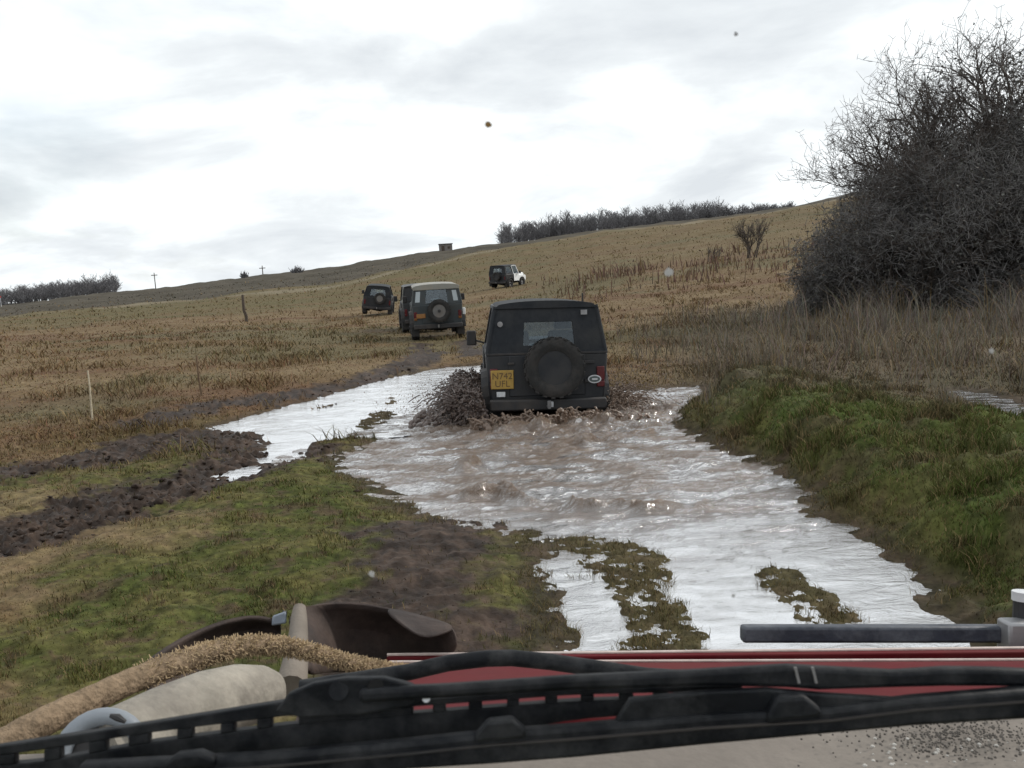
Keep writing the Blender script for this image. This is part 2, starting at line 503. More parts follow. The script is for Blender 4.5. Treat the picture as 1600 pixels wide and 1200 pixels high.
    def build(s, name, m, parent=None, bevel=0, seg=2, smooth=False, loc=None, label=None):
        me = bpy.data.meshes.new(name)
        me.from_pydata(s.v, [], s.f)
        bm = bmesh.new(); bm.from_mesh(me); bmesh.ops.recalc_face_normals(bm, faces=bm.faces); bm.to_mesh(me); bm.free()
        me.materials.append(m)
        o = bpy.data.objects.new(name, me)
        COL.objects.link(o)
        if parent: o.parent = parent
        if loc is not None: o.location = loc
        if bevel:
            b = o.modifiers.new('bevel', 'BEVEL'); b.width = bevel; b.segments = seg; b.limit_method = 'ANGLE'; b.angle_limit = R(35)
        if smooth or bevel:
            for p in me.polygons: p.use_smooth = True
            me.set_sharp_from_angle(angle=R(38))
        if label: o['label'] = label
        return o

def text_mesh(name, body, size, m, parent, loc, rot, depth=.002):
    cu = bpy.data.curves.new(name, 'FONT'); cu.body = body; cu.size = size; cu.align_x = 'CENTER'; cu.align_y = 'CENTER'; cu.extrude = depth; cu.space_line = .85
    tmp = bpy.data.objects.new('tmp', cu); COL.objects.link(tmp)
    bpy.context.view_layer.update()
    me = bpy.data.meshes.new_from_object(tmp.evaluated_get(bpy.context.evaluated_depsgraph_get()))
    bpy.data.objects.remove(tmp)
    me.materials.clear(); me.materials.append(m)
    o = bpy.data.objects.new(name, me); COL.objects.link(o)
    o.parent = parent; o.location = loc; o.rotation_euler = rot
    return o

# ------------------------------------------------------------------ ground
m_ground = mat('ground_soil_grass', rough=.92, var=.45, scale=11, bump=.9, bscale=17, spec=.10, attr='Col')
_n, _l = m_ground.node_tree.nodes, m_ground.node_tree.links
_a = [q for q in _n if q.type == 'ATTRIBUTE'][0]
_r = _n.new('ShaderNodeMapRange'); _r.inputs['To Min'].default_value = .93; _r.inputs['To Max'].default_value = .62
_l.new(_a.outputs['Alpha'], _r.inputs['Value']); _l.new(_r.outputs[0], _n['Principled BSDF'].inputs['Roughness'])
az = np.unique(np.concatenate([np.arange(-180, -42, 3.0), np.arange(-42, 42, .16), np.arange(42, 180, 3.0)]))
az = np.radians(az)
rr = np.concatenate([[.4, 1.0, 1.6], np.exp(np.arange(math.log(2.2), math.log(13), .0058)), np.exp(np.arange(math.log(13), math.log(330), .0125)), [360, 420, 520, 700, 1000, 1800, 4000]])
A2, R2 = np.meshgrid(az, rr)
gx, gy = (R2 * np.sin(A2)).ravel(), (R2 * np.cos(A2)).ravel()
gz, gmud, gbank, gshore = land(gx, gy)
gc = ground_col(gx, gy, gmud, gbank, gshore)
na, nr = len(az), len(rr)
ii = np.arange(nr - 1)[:, None] * na; jj = np.arange(na)[None, :]; j2 = (jj + 1) % na
quads = np.stack([ii + jj, ii + j2, ii + na + j2, ii + na + jj], -1).reshape(-1, 4)[:, ::-1]
ground = np_mesh('ground', np.stack([gx, gy, gz], 1), quads, m_ground, col=np.concatenate([gc, gmud[:, None]], 1), smooth=True)
tag(ground, kind='structure')

# ------------------------------------------------------------------ water
def water_mat():
    m = bpy.data.materials.new('muddy_water'); m.use_nodes = True
    t = m.node_tree; n = t.nodes; l = t.links; n.clear()
    o = n.new('ShaderNodeOutputMaterial')
    a = n.new('ShaderNodeAttribute'); a.attribute_name = 'Col'
    sp = n.new('ShaderNodeSeparateColor'); l.new(a.outputs['Color'], sp.inputs[0])
    co = n.new('ShaderNodeTexCoord')
    mp_ = n.new('ShaderNodeMapping'); mp_.inputs['Scale'].default_value = (1.0, 1.7, 1.0); mp_.inputs['Rotation'].default_value = (0, 0, .12)
    l.new(co.outputs['Object'], mp_.inputs[0])
    w = n.new('ShaderNodeTexNoise'); w.inputs['Scale'].default_value = 4.2; w.inputs['Detail'].default_value = 8; w.inputs['Roughness'].default_value = .66; w.inputs['Distortion'].default_value = .7
    l.new(mp_.outputs[0], w.inputs['Vector'])
    b = n.new('ShaderNodeBump'); b.inputs['Distance'].default_value = .05; w2 = n.new('ShaderNodeTexNoise'); w2.inputs['Scale'].default_value = 11; w2.inputs['Detail'].default_value = 6; w2.inputs['Roughness'].default_value = .7; w2.inputs['Distortion'].default_value = 1.2
    l.new(mp_.outputs[0], w2.inputs['Vector'])
    ma = n.new('ShaderNodeMath'); ma.operation = 'MULTIPLY'; l.new(w2.outputs['Fac'], ma.inputs[0]); l.new(sp.outputs[0], ma.inputs[1])
    mb_ = n.new('ShaderNodeMath'); mb_.operation = 'MULTIPLY_ADD'; mb_.inputs[1].default_value = .7; l.new(ma.outputs[0], mb_.inputs[0]); l.new(w.outputs['Fac'], mb_.inputs[2])
    l.new(mb_.outputs[0], b.inputs['Height'])
    st = n.new('ShaderNodeMapRange'); st.inputs['To Min'].default_value = 1.0; st.inputs['To Max'].default_value = .22; l.new(sp.outputs[1], st.inputs['Value']); l.new(st.outputs[0], b.inputs['Strength'])
    fr = n.new('ShaderNodeFresnel'); fr.inputs['IOR'].default_value = 2.2; l.new(b.outputs[0], fr.inputs['Normal'])
    mr = n.new('ShaderNodeMapRange'); mr.inputs['From Min'].default_value = .12; mr.inputs['From Max'].default_value = .46; mr.inputs['To Min'].default_value = .10; mr.inputs['To Max'].default_value = .92
    l.new(fr.outputs[0], mr.inputs['Value'])
    cm = n.new('ShaderNodeMath'); cm.operation = 'MULTIPLY_ADD'; cm.inputs[1].default_value = .52; l.new(sp.outputs[1], cm.inputs[0]); l.new(mr.outputs[0], cm.inputs[2])
    mu = n.new('ShaderNodeMapRange'); mu.inputs['To Min'].default_value = 1.0; mu.inputs['To Max'].default_value = .30; l.new(sp.outputs[0], mu.inputs['Value'])
    f2 = n.new('ShaderNodeMath'); f2.operation = 'MULTIPLY'; f2.use_clamp = True; l.new(cm.outputs[0], f2.inputs[0]); l.new(mu.outputs[0], f2.inputs[1])
    f3 = n.new('ShaderNodeMath'); f3.operation = 'MINIMUM'; f3.inputs[1].default_value = .93; l.new(f2.outputs[0], f3.inputs[0])
    mx = n.new('ShaderNodeMix'); mx.data_type = 'RGBA'; l.new(sp.outputs[0], mx.inputs['Factor'])
    mx.inputs[6].default_value = (.095, .074, .060, 1); mx.inputs[7].default_value = (.145, .100, .070, 1)
    d = n.new('ShaderNodeBsdfDiffuse'); l.new(mx.outputs[2], d.inputs[0]); l.new(b.outputs[0], d.inputs['Normal'])
    g = n.new('ShaderNodeBsdfGlossy'); g.inputs[0].default_value = (.93, .93, .94, 1); g.inputs['Roughness'].default_value = .07; l.new(b.outputs[0], g.inputs['Normal'])
    x = n.new('ShaderNodeMixShader'); l.new(f3.outputs[0], x.inputs[0]); l.new(d.outputs[0], x.inputs[1]); l.new(g.outputs[0], x.inputs[2]); l.new(x.outputs[0], o.inputs[0])
    return m
m_water = water_mat()
JEEP = at(852, 600, 11.75)                     # where the leading jeep stands
JX, JY = JEEP[0], JEEP[1]
CREST = [(G([(726, 738), (745, 716), (800, 706), (880, 700), (950, 690), (1010, 680)]), .12, .085),
         (G([(735, 778), (780, 772), (832, 786)]), .12, .07),
         (G([(862, 780), (905, 792), (980, 796), (1075, 795)]), .12, .07),
         (G([(1010, 783), (1055, 781)]), .07, .06),
         (G([(800, 670), (900, 662), (1000, 655), (1050, 640)]), .08, .12)]
def water_sheet(name, poly, step, margin, rough):
    P = np.asarray(poly)[:, :2]
    xs = np.arange(P[:, 0].min() - margin, P[:, 0].max() + margin, step); ys = np.arange(max(P[:, 1].min() - margin, 1.5), P[:, 1].max() + margin, step)
    X, Y = np.meshgrid(xs, ys); x, y = X.ravel(), Y.ravel()
    s = poly_sd(x, y, poly)
    n = fbm(x * 1.1, y * 2.4, 4, 301); n2 = fbm(x * 4, y * 8, 3, 311)
    z = n * .006 + n2 * .003
    mud = np.zeros_like(x); calm = np.clip(.93 + .25 * n, 0, 1)
    if rough:
        dj = np.hypot((x - JX - .3) / 2.2, (y - (JY - .2)) / 1.55)
        churn = 1 - sst(.45, 1.2, dj + .25 * n)
        rid = (1 - np.abs(fbm(x * 1.3, y * 3.4, 4, 321, .55))) ** 3
        z = z + churn * (rid * .07 - .03 + fbm(x * 6, y * 10, 3, 391, .65) * .05)
        mud = churn * np.clip(.75 + .4 * fbm(x * 3, y * 5, 3, 331), 0, 1)
        wake = 1 - sst(.7, 3.2, np.hypot((x - JX - .2) / 2.2, (y - JY + 1.2) / 1.9) + .3 * n)
        z = z + wake * (fbm(x * 2.2, y * 5.5, 4, 371, .62) * .045 + n2 * .015)
        mud = np.maximum(mud, wake * .85 * sst(-.45, .3, fbm(x * 1.6, y * 4, 4, 401)))
        calm = calm * (1 - .95 * wake) * (1 - churn) * np.clip(1 - (.35 + .65 * sst(-.1, .35, fbm(x * 1.2, y * 3.5, 4, 381))) * sst(5.0, 7.2, y), 0, 1)
        for pts, h, w in CREST:
            q = line_d(x, y, pts) + fbm(x * 2.5, y * 2.5, 3, 341) * .14
            g = np.exp(-(q / w) ** 2) * np.clip(.75 + .8 * fbm(x * 2, y * 2, 3, 351), .0, 1.4)
            z = z + g * h * .8 * (1 + .6 * fbm(x * 5, y * 10, 3, 361)); mud = np.maximum(mud, np.clip(g * 1.6, 0, 1.25)); calm = calm * (1 - np.clip(g * 1.4, 0, 1))
        z = z * (1 - .0)
    keep = (s < margin * .8)
    nx, ny = len(xs), len(ys)
    i = np.arange(ny - 1)[:, None] * nx; j = np.arange(nx - 1)[None, :]
    q = np.stack([i + j, i + j + 1, i + nx + j + 1, i + nx + j], -1).reshape(-1, 4)
    q = q[keep[q].all(1)]
    used = np.unique(q); remap = np.zeros(len(x), np.int32); remap[used] = np.arange(len(used))
    o = np_mesh(name, np.stack([x, y, z], 1)[used], remap[q], m_water, col=np.stack([mud, calm, mud * 0], 1)[used], smooth=True)
    return tag(o, kind='structure')
water_sheet('pool_water', POOL, .032, .9, True)
water_sheet('puddle_water', PUD, .06, .25, False)
water_sheet('puddle_water', PUD2, .05, .15, False)
water_sheet('puddle_water', PUD3, .06, .2, False)

# ------------------------------------------------------------------ grass and weeds
m_blade = mat('grass_blade', rough=.85, var=.15, scale=3, bump=0, spec=.06, attr='Col')
def blades(name, n, a0, a1, d0, d1, hfun, label, cat, wmin=.004, wk=.00075, lean=.5, keepf=None, tint=None, bright=1.12, bend=True, straw=.16):
    a = np.radians(rng.uniform(a0, a1, n)); d = np.exp(rng.uniform(math.log(d0), math.log(d1), n))
    x, y = d * np.sin(a), d * np.cos(a)
    z, mud, bank, shore = land(x, y)
    p = keepf(x, y, z, mud, bank, shore, d, np.degrees(a))
    k = rng.random(n) < p
    x, y, z, mud, bank, shore, d, a = [q[k] for q in (x, y, z, mud, bank, shore, d, a)]
    n = len(x)
    c = ground_col(x, y, mud * .4, bank, shore) if tint is None else np.repeat(np.array([tint]), n, 0)
    c = c * bright * (1 + rng.uniform(-.4, .45, n) * (1 - .65 * sst(12, 45, d)))[:, None] * (1 + rng.normal(0, .07, (n, 3)))
    sw_ = rng.random(n) < straw
    c[sw_] = np.array([[.20, .145, .075]]) * rng.uniform(.6, 1.2, sw_.sum())[:, None]
    h = hfun(x, y, bank, d, a, n) * rng.uniform(.55, 1.25, n)
    w = np.maximum(wmin, d * wk) * rng.uniform(.7, 1.3, n)
    th = rng.uniform(0, 2 * math.pi, n)
    bx, by = np.cos(th) * w * .5, np.sin(th) * w * .5
    la = rng.uniform(0, 2 * math.pi, n); ll = rng.uniform(.1, 1, n) * lean * h
    lx, ly = np.cos(la) * ll, np.sin(la) * ll
    z = z - .006
    V = np.stack([np.stack([x - bx, y - by, z], 1), np.stack([x + bx, y + by, z], 1),
                  np.stack([x + bx * .7 + lx * .35, y + by * .7 + ly * .35, z + h * .6], 1), np.stack([x - bx * .7 + lx * .35, y - by * .7 + ly * .35, z + h * .6], 1),
                  np.stack([x + lx, y + ly, z + h * .95], 1)], 1).reshape(-1, 3)
    b = np.arange(n)[:, None] * 5
    T = np.concatenate([b + [0, 1, 2], b + [0, 2, 3], b + [3, 2, 4]])
    cc = np.repeat(c, 5, 0).reshape(n, 5, 3); cc[:, 4] *= 1.15; cc = np.clip(cc, .005, .8).reshape(-1, 3)
    o = np_mesh(name, V, T, m_blade, col=cc)
    return tag(o, label, cat, kind='stuff')

def clump(x, y, f, s, lo=-.2, hi=.35):
    return sst(lo, hi, fbm(x * f, y * f, 3, s))
blades('short_grass', 240000, -36, 34, 3.6, 16,
       lambda x, y, b, d, a, n: (.016 + .026 * clump(x, y, 2.5, 401) ** 2) * (1 + .6 * (d > 10)),
       'short olive green grass worn by tyres beside the track', 'grass', wmin=.004, wk=.0009, lean=.9,
       keepf=lambda x, y, z, m, b, s, d, a: np.where((z > .006) & (b < .3), (1 - .93 * np.clip(m * 1.2, 0, 1)) * (.35 + .65 * clump(x, y, 3, 402)), 0))
blades('bank_grass', 210000, 4, 36, 5.0, 17,
       lambda x, y, b, d, a, n: .030 + .085 * clump(x, y, 1.8, 403) ** 2,
       'long green and brown grass on the raised right bank', 'grass', wmin=.004, wk=.0008, lean=1.1, straw=.2,
       keepf=lambda x, y, z, m, b, s, d, a: np.where((z > .006) & (b > .12), .5 + .5 * clump(x, y, 2, 404), 0))
blades('wet_grass', 110000, -12, 24, 3.8, 10,
       lambda x, y, b, d, a, n: .020 + .03 * clump(x, y, 3, 421),
       'sodden brown green grass on the ridges standing out of the water', 'grass', wmin=.003, wk=.0006, lean=1.6, tint=(.092, .076, .034), bright=1.0,
       keepf=lambda x, y, z, m, b, s, d, a: ((z > -.014) & (z < .06) & (b < .2) & (s < .25)) * (.25 + .6 * clump(x, y, 9, 422, -.2, .4)))
blades('dry_grass', 230000, -36, 34, 10.5, 190,
       lambda x, y, b, d, a, n: (.04 + .15 * clump(x, y, .5, 405) ** 2) * (1 + .3 * sst(40, 120, d)),
       'rough brown winter grass covering the field', 'grass', wmin=.006, wk=.0010, lean=1.8,
       keepf=lambda x, y, z, m, b, s, d, a: np.where((z > .01) | (d > 19), 1, 0) * (s > .15) * (1 - np.clip(m * 1.3, 0, 1)) * (b < .3) * (.35 + .65 * clump(x, y, .8, 406)) * (1 - .55 * sst(30, 70, d)))
blades('scrub_weeds', 16000, 12, 33, 17, 26,
       lambda x, y, b, d, a, n: .25 + .75 * clump(x, y, .7, 431) ** 2,
       'wispy pale dead scrub along the foot of the thicket', 'weeds', wmin=.004, wk=.0006, lean=.9, tint=(.150, .130, .108), bright=1.0,
       keepf=lambda x, y, z, m, b, s, d, a: sst(14, 21, a) * sst(17, 23, d) * (.15 + .85 * clump(x, y, .6, 432)))
blades('tall_weeds', 22000, 5, 33, 10.5, 30,
       lambda x, y, b, d, a, n: .14 + .42 * clump(x, y, .6, 407) ** 2,
       'tall grey brown dead weeds in front of the thicket', 'weeds', wmin=.004, wk=.0007, lean=.9, tint=(.155, .132, .102), bright=1.0,
       keepf=lambda x, y, z, m, b, s, d, a: (s > .2) * (b < .6) * sst(5, 11, a) * (.2 + .8 * clump(x, y, .7, 408)))
blades('red_bracken', 9000, 0, 22, 42, 90,
       lambda x, y, b, d, a, n: .35 + .6 * clump(x, y, .2, 409),
       'dark reddish weeds in a band across the slope', 'weeds', wmin=.006, wk=.0011, lean=.6, tint=(.125, .080, .060), bright=1.0,
       keepf=lambda x, y, z, m, b, s, d, a: np.exp(-((d - 62 - 5 * np.sin(a)) / 11) ** 2) * clump(x, y, .25, 410, -.1, .4) * sst(1, 6, a))

# clods thrown up along the muddy ruts
def clods(n):
    a = np.radians(rng.uniform(-34, 2, n)); d = np.exp(rng.uniform(math.log(4), math.log(19), n))
    x, y = d * np.sin(a), d * np.cos(a)
    z, mud, bank, shore = land(x, y)
    k = (rng.random(n) < .45 * mud ** 1.5) & (z > .0) & ((x < -1.4) | (rng.random(n) < .25))
    x, y, z, mud, bank, shore, d = [q[k] for q in (x, y, z, mud, bank, shore, d)]
    r = rng.uniform(.008, .042, len(x)) * rng.uniform(.2, 1, len(x)) * np.where(x < -1.4, 1, .3)
    t = bmesh.new(); bmesh.ops.create_icosphere(t, subdivisions=1, radius=1.0)
    tv = np.array([v.co[:] for v in t.verts]); tf = np.array([[v.index for v in f.verts] for f in t.faces]); t.free()
    C_ = np.stack([x, y, z - r * .15], 1)
    V = C_[:, None, :] + (tv[None] * rng.uniform(.55, 1.35, (len(x), len(tv), 1))) * r[:, None, None] * np.array([1.2, 1.2, .75])
    T = np.arange(len(x))[:, None, None] * len(tv) + tf[None]
    c = ground_col(x, y, np.ones_like(x), bank, shore) * rng.uniform(.7, 1.3, len(x))[:, None]
    o = np_mesh('mud_clods', V.reshape(-1, 3), T.reshape(-1, 3), m_ground, col=np.concatenate([np.repeat(c, len(tv), 0), np.ones((len(x) * len(tv), 1)) * .8], 1))
    tag(o, 'wet dark clods of mud churned up along the ruts', 'mud', kind='stuff')
clods(26000)

# ------------------------------------------------------------------ trees
def grow(p, d, length, r, depth, maxd, P, segs, tips):
    """recursive limb: appends (p0, p1, r0, r1) segments"""
    n = 4 if depth < 2 else 3
    q = np.array(p, float); d = np.array(d, float)
    pts = []
    for i in range(n):
        d = d + rnd3() * P['wig'] + np.array([0, 0, P['up'] * (1 if depth else .4)])
        d /= np.linalg.norm(d)
        q2 = q + d * length / n
        r1 = r * (1 - .45 * (i + 1) / n) if depth else r * (1 - .35 * (i + 1) / n)
        segs.append((q, q2, r * (1 - (.45 if depth else .35) * i / n), r1))
        pts.append((q2, d.copy(), r1))
        q = q2
    if depth >= maxd:
        tips.append(q)
        return
    k = P['kids'][min(depth, len(P['kids']) - 1)]
    for j in range(k):
        t = pts[random.randrange(0 if depth else 1, n)] if j < k - 1 else pts[-1]
        ax = np.cross(t[1], rnd3()); ax /= np.linalg.norm(ax) + 1e-9
        an = random.uniform(*P['ang'])
        nd = t[1] * math.cos(an) + ax * math.sin(an)
        grow(t[0], nd, length * random.uniform(*P['len']), max(t[2] * random.uniform(.55, .8), P['rmin']), depth + 1, maxd, P, segs, tips)

def rnd3():
    v = np.array([random.gauss(0, 1) for _ in range(3)])
    return v / (np.linalg.norm(v) + 1e-9)

def seg_mesh(name, segs, m, parent, n=4, col=None):
    A = np.array([s[0] for s in segs]); B = np.array([s[1] for s in segs]); r0 = np.array([s[2] for s in segs]); r1 = np.array([s[3] for s in segs])
    t = B - A; t /= np.linalg.norm(t, axis=1)[:, None] + 1e-9
    h = np.where(np.abs(t[:, 2:]) < .9, np.array([[0, 0, 1.0]]), np.array([[1.0, 0, 0]]))
    a = np.cross(t, h); a /= np.linalg.norm(a, axis=1)[:, None]; b = np.cross(t, a)
    ring = []
    for C_, rr_ in ((A, r0), (B, r1)):
        for k in range(n):
            w = 2 * math.pi * k / n
            ring.append(C_ + rr_[:, None] * (math.cos(w) * a + math.sin(w) * b))
    V = np.stack(ring, 1)
    base = np.arange(len(segs))[:, None] * 2 * n
    fs = [base + np.array([k, (k + 1) % n, n + (k + 1) % n, n + k]) for k in range(n)]
    return np_mesh(name, V.reshape(-1, 3), np.concatenate(fs), m, parent, smooth=True)

def leaf_mesh(name, pts, size, m, parent, cols):
    pts = np.asarray(pts); n = len(pts)
    u = rng.normal(size=(n, 3)); u /= np.linalg.norm(u, axis=1)[:, None]
    v = np.cross(u, rng.normal(size=(n, 3))); v /= np.linalg.norm(v, axis=1)[:, None]
    s = size * rng.uniform(.6, 1.4, n)[:, None]
    V = np.stack([pts - u * s, pts + v * s * .6, pts + u * s, pts - v * s * .6], 1).reshape(-1, 3)
    q = np.arange(n)[:, None] * 4 + np.array([0, 1, 2, 3])
    c = np.repeat(cols, 4, 0)
    return np_mesh(name, V, q, m, parent, col=np.clip(c, .005, 1))

m_bark = mat('bark', (.062, .052, .045), .9, .35, 5, .4, spec=.15)
m_twig = mat('twig', (.090, .076, .068), .9, .3, 2, 0, spec=.15)
m_brush = mat('brushwood', (.140, .134, .132), .9, .3, 2, 0, spec=.1)  # grey lightened so the colour carries the pale haze over the thicket
m_leaf = mat('ivy_leaf', rough=.6, var=.2, scale=3, bump=0, spec=.3, attr='Col')

def zland(x, y):
    return float(land(np.array([x]), np.array([y]))[0][0])

def tree(name, label, px, D, base_py, height, P, maxd, lean=(0, 0), leaves=None, stems=1, group=None, trunk_r=.12):
    p = at(px, base_py, D); x, y = p[0], p[1]; z = zland(x, y)
    root = empty(name, (x, y, z))
    tag(root, label, 'tree' if 'tree' in name else 'bush', group)
    segs = []; tips = []; groups_ = []
    for s in range(stems):
        o = np.array([random.uniform(-1, 1) * P.get('spread', .2), random.uniform(-1, 1) * P.get('spread', .2), -.1])
        d = np.array([lean[0] + random.uniform(-1, 1) * P.get('fan', .1), lean[1] + random.uniform(-1, 1) * P.get('fan', .1), 1.0]); d /= np.linalg.norm(d)
        sg = []
        grow(o, d, height * P['trunk'], trunk_r * random.uniform(.8, 1.1), 0, maxd, P, sg, tips)
        segs += sg; groups_.append(sg)
    cut = P.get('cut', .03)
    for sg in groups_:
        big = [q for q in sg if q[2] > cut]
        if big: seg_mesh('trunk' if stems == 1 else 'stem', big, m_bark, root, 7)
    if 'tree' in name:
        for t_ in tips[:9000]:
            for _ in range(2):
                e_ = t_ + (rnd3() + np.array([0, 0, .35])) * random.uniform(.10, .28)
                segs.append((t_, e_, .006, .0035))
    small = [q for q in segs if q[2] <= cut]
    if small: seg_mesh('crown', small, m_twig, root, 3)
    if leaves:
        pts = leaves(np.array(tips))
        tw = pts[rng.random(len(pts)) < .62]
        dv = rng.normal(size=tw.shape) * np.array([[1, 1, .8]]) + np.array([[0, 0, .55]]); dv /= np.linalg.norm(dv, axis=1)[:, None]
        tl_ = rng.uniform(.12, .38, (len(tw), 1))
        tsg = list(zip(tw - dv * tl_ * .5, tw + dv * tl_ * .5, np.full(len(tw), .0075), np.full(len(tw), .004)))
        seg_mesh('twigs', tsg, m_brush, root, 3)
        pts = pts[rng.random(len(pts)) < .30]
        base = np.array([[.078, .078, .068]]) * rng.uniform(.7, 1.3, len(pts))[:, None]
        br = rng.random(len(pts)) < .3
        base[br] = np.array([[.072, .062, .052]]) * rng.uniform(.6, 1.3, br.sum())[:, None]
        leaf_mesh('foliage', pts, P.get('leaf', .045), m_leaf, root, base)
    return root

PT = dict(wig=.30, up=.06, kids=[9, 7, 6, 5, 3], ang=(.35, 1.0), len=(.48, .72), rmin=.007, trunk=.46, fan=.1, cut=.03)
tree('bare_tree', 'tall bare branching tree standing out against the sky at right', 1490, 27, 505, 7.9, PT, 5, (.0, 0), trunk_r=.17)
tree('bare_tree', 'bare tree with dense twigs at the right picture edge', 1600, 26, 500, 7.6, PT, 4, (.05, 0), trunk_r=.18,
     leaves=lambda t: np.concatenate([t[rng.integers(0, len(t), 9000)] * np.array([[1, 1, .88]]) + rng.normal(0, .22, (9000, 3)),
                                      np.stack([rng.normal(.25, .7, 9000), rng.normal(0, .7, 9000), rng.uniform(.2, 6.6, 9000)], 1)]))
tree('bare_tree', 'shorter bare tree leaning out on the left of the thicket', 1482, 26.5, 500, 4.9, dict(PT, kids=[8, 6, 6, 4]), 4, (-.10, 0), trunk_r=.11)
PB = dict(wig=.34, up=.03, kids=[8, 6, 5, 3], ang=(.3, .9), len=(.55, .8), rmin=.006, trunk=.5, fan=.55, spread=.9, cut=.025, leaf=.04)
def bushy(sx, sz, n, flat=1.0):
    def f(t):
        a = t[rng.integers(0, len(t), n // 2)] + rng.normal(0, .15, (n // 2, 3))
        v = rng.normal(size=(n - n // 2, 3)); v /= np.linalg.norm(v, axis=1)[:, None]
        v *= rng.uniform(.45, 1, (len(v), 1)) ** .5
        b = v * np.array([[sx, sx * .8, sz]]) * (1 + .42 * fbm(v[:, 0] * 2.5 + 7 + sz, v[:, 2] * 2.5, 3, 5))[:, None]
        b[:, 2] = np.abs(b[:, 2])
        return np.concatenate([a, b])
    return f
tree('thicket_bush', 'low dark bush at the left end of the thicket', 1318, 25.5, 500, 1.7, PB, 3, stems=7, trunk_r=.05, leaves=bushy(1.3, 1.1, 12000), group='dark thicket bushes')
tree('thicket_bush', 'dense dark rounded bush below the leaning bare tree', 1390, 25, 505, 2.9, PB, 3, stems=8, trunk_r=.06, leaves=bushy(1.3, 1.45, 20000), group='dark thicket bushes')
tree('thicket_bush', 'tall dense dark bush under the tall bare tree', 1480, 24.5, 505, 3.6, PB, 3, stems=8, trunk_r=.07, leaves=bushy(1.5, 2.9, 32000), group='dark thicket bushes')
tree('thicket_bush', 'nearly black dense bush at the right picture edge', 1585, 24, 505, 4.2, PB, 3, stems=8, trunk_r=.07, leaves=bushy(1.5, 4.2, 40000), group='dark thicket bushes')
PS = dict(wig=.2, up=.08, kids=[5, 5, 4], ang=(.25, .7), len=(.5, .75), rmin=.012, trunk=.5, fan=.35, spread=.5, cut=.05)
tree('bare_shrub', 'hazy bare grey shrub alone on the slope', 1178, 64, 420, 2.6, PS, 3, stems=6, trunk_r=.05)
tree('bare_shrub', 'little bare shrub in the weeds left of the grey shrub', 1118, 66, 424, 1.2, PS, 2, stems=5, trunk_r=.04)

# far woods: masses of bare trees on the skyline
def wood(name, label, cols, dep, hts, seed, n):
    random.seed(seed)
    segs = []; 
    for i in range(n):
        px = random.uniform(*cols); D = random.uniform(*dep)
        p = at(px, 400, D); x, y = p[0], p[1]; z = zland(x, y)
        t = (px - cols[0]) / (cols[1] - cols[0])
        h = (hts[0] + (hts[1] - hts[0]) * t) * random.choice([.55, .7, .8, .9, 1.0, 1.12]) * random.uniform(.92, 1.08)
        q = np.array([x, y, z - .3])
        segs.append((q, q + np.array([random.uniform(-.3, .3), 0, h]), .12, .04))
        for k in range(20):
            f = random.uniform(.06, .95); a = random.uniform(0, 6.283); l = h * .30 * (1.15 - f) + .7
            s = q + np.array([0, 0, h * f]); e = s + np.array([math.cos(a) * l, math.sin(a) * l, l * random.uniform(.5, 1.3)])
            segs.append((s, e, .06, .03))
            for _ in range(2):
                u = s + (e - s) * random.uniform(.3, .9)
                segs.append((u, u + rnd3() * l * .5 + np.array([0, 0, l * .3]), .04, .025))
    o = seg_mesh(name, segs, mat('far_twigs', (.150, .146, .152), .95, .2, .2, 0, spec=.1), None, 3)  # distance haze is put into the twig colour, lightened to grey
    return tag(o, label, 'woodland', kind='stuff')
wood('far_woodland', 'grey bare wood along the skyline above the slope', (784, 1130), (256, 300), (6.0, 5.4), 3, 440)
wood('far_woodland', 'thin line of low trees continuing the skyline wood to the right', (1125, 1240), (256, 285), (3.6, 2.4), 5, 110)
wood('far_woodland', 'dark bare wood on the far left skyline', (-60, 176), (295, 345), (4.8, 6.0), 4, 340)
random.seed(21)
def far_bush(name, label, px, D, w, h):
    p = at(px, 420, D); x, y = p[0], p[1]; z = zland(x, y)
    segs = []
    for i in range(90):
        s = np.array([x + random.uniform(-w, w) * .4, y + random.uniform(-w, w) * .4, z - .2]); a = rnd3(); a[2] = abs(a[2]) + .5
        e = s + a * np.array([w * .6, w * .6, h * .75]) * random.uniform(.6, 1)
        segs.append((s, e, .09, .05)); u = s + (e - s) * .6
        segs.append((u, u + rnd3() * .5, .06, .05))
    return tag(seg_mesh(name, segs, MATS['far_twigs'], None, 3), label, 'bush')
far_bush('skyline_bush', 'rounded dark bush on the skyline right of the two far poles', 464, 235, 2.8, 2.2)
far_bush('skyline_bush', 'tiny bush on the skyline between the two far poles', 381, 240, 1.4, 2.0)

# ------------------------------------------------------------------ posts, poles, hut
m_post = mat('weathered_post', (.075, .058, .045), .9, .35, 20, .4)
m_stick = mat('bleached_stick', (.42, .36, .26), .8, .25, 30, .3)
m_conc = mat('hut_concrete', (.17, .155, .145), .9, .2, 1.5, .1)
def post(name, label, cat, px, py_t, px_b, py_b, D, r, m, head=False, kinks=4):
    b = at(px_b, py_b, D); t = at(px, py_t, D)
    z = zland(b[0], b[1])
    if abs(z - b[2]) < 1.2:
        t = t + np.array([0, 0, 0]); 
    b[2] = z - .15
    o = MB()
    pts = [b + (t - b) * i / kinks + (rnd3() * r * .7 if 0 < i < kinks else 0) for i in range(kinks + 1)]
    o.tube([p - b for p in pts], [r * (1 - .25 * i / kinks) for i in range(kinks + 1)], 8)
    ob = o.build(name, m, None, smooth=True)
    ob.location = b
    return tag(ob, label, cat)
post('fence_post', 'dark leaning fence post alone in the brown field', 'post', 379, 461, 384, 494, 53, .10, m_post)
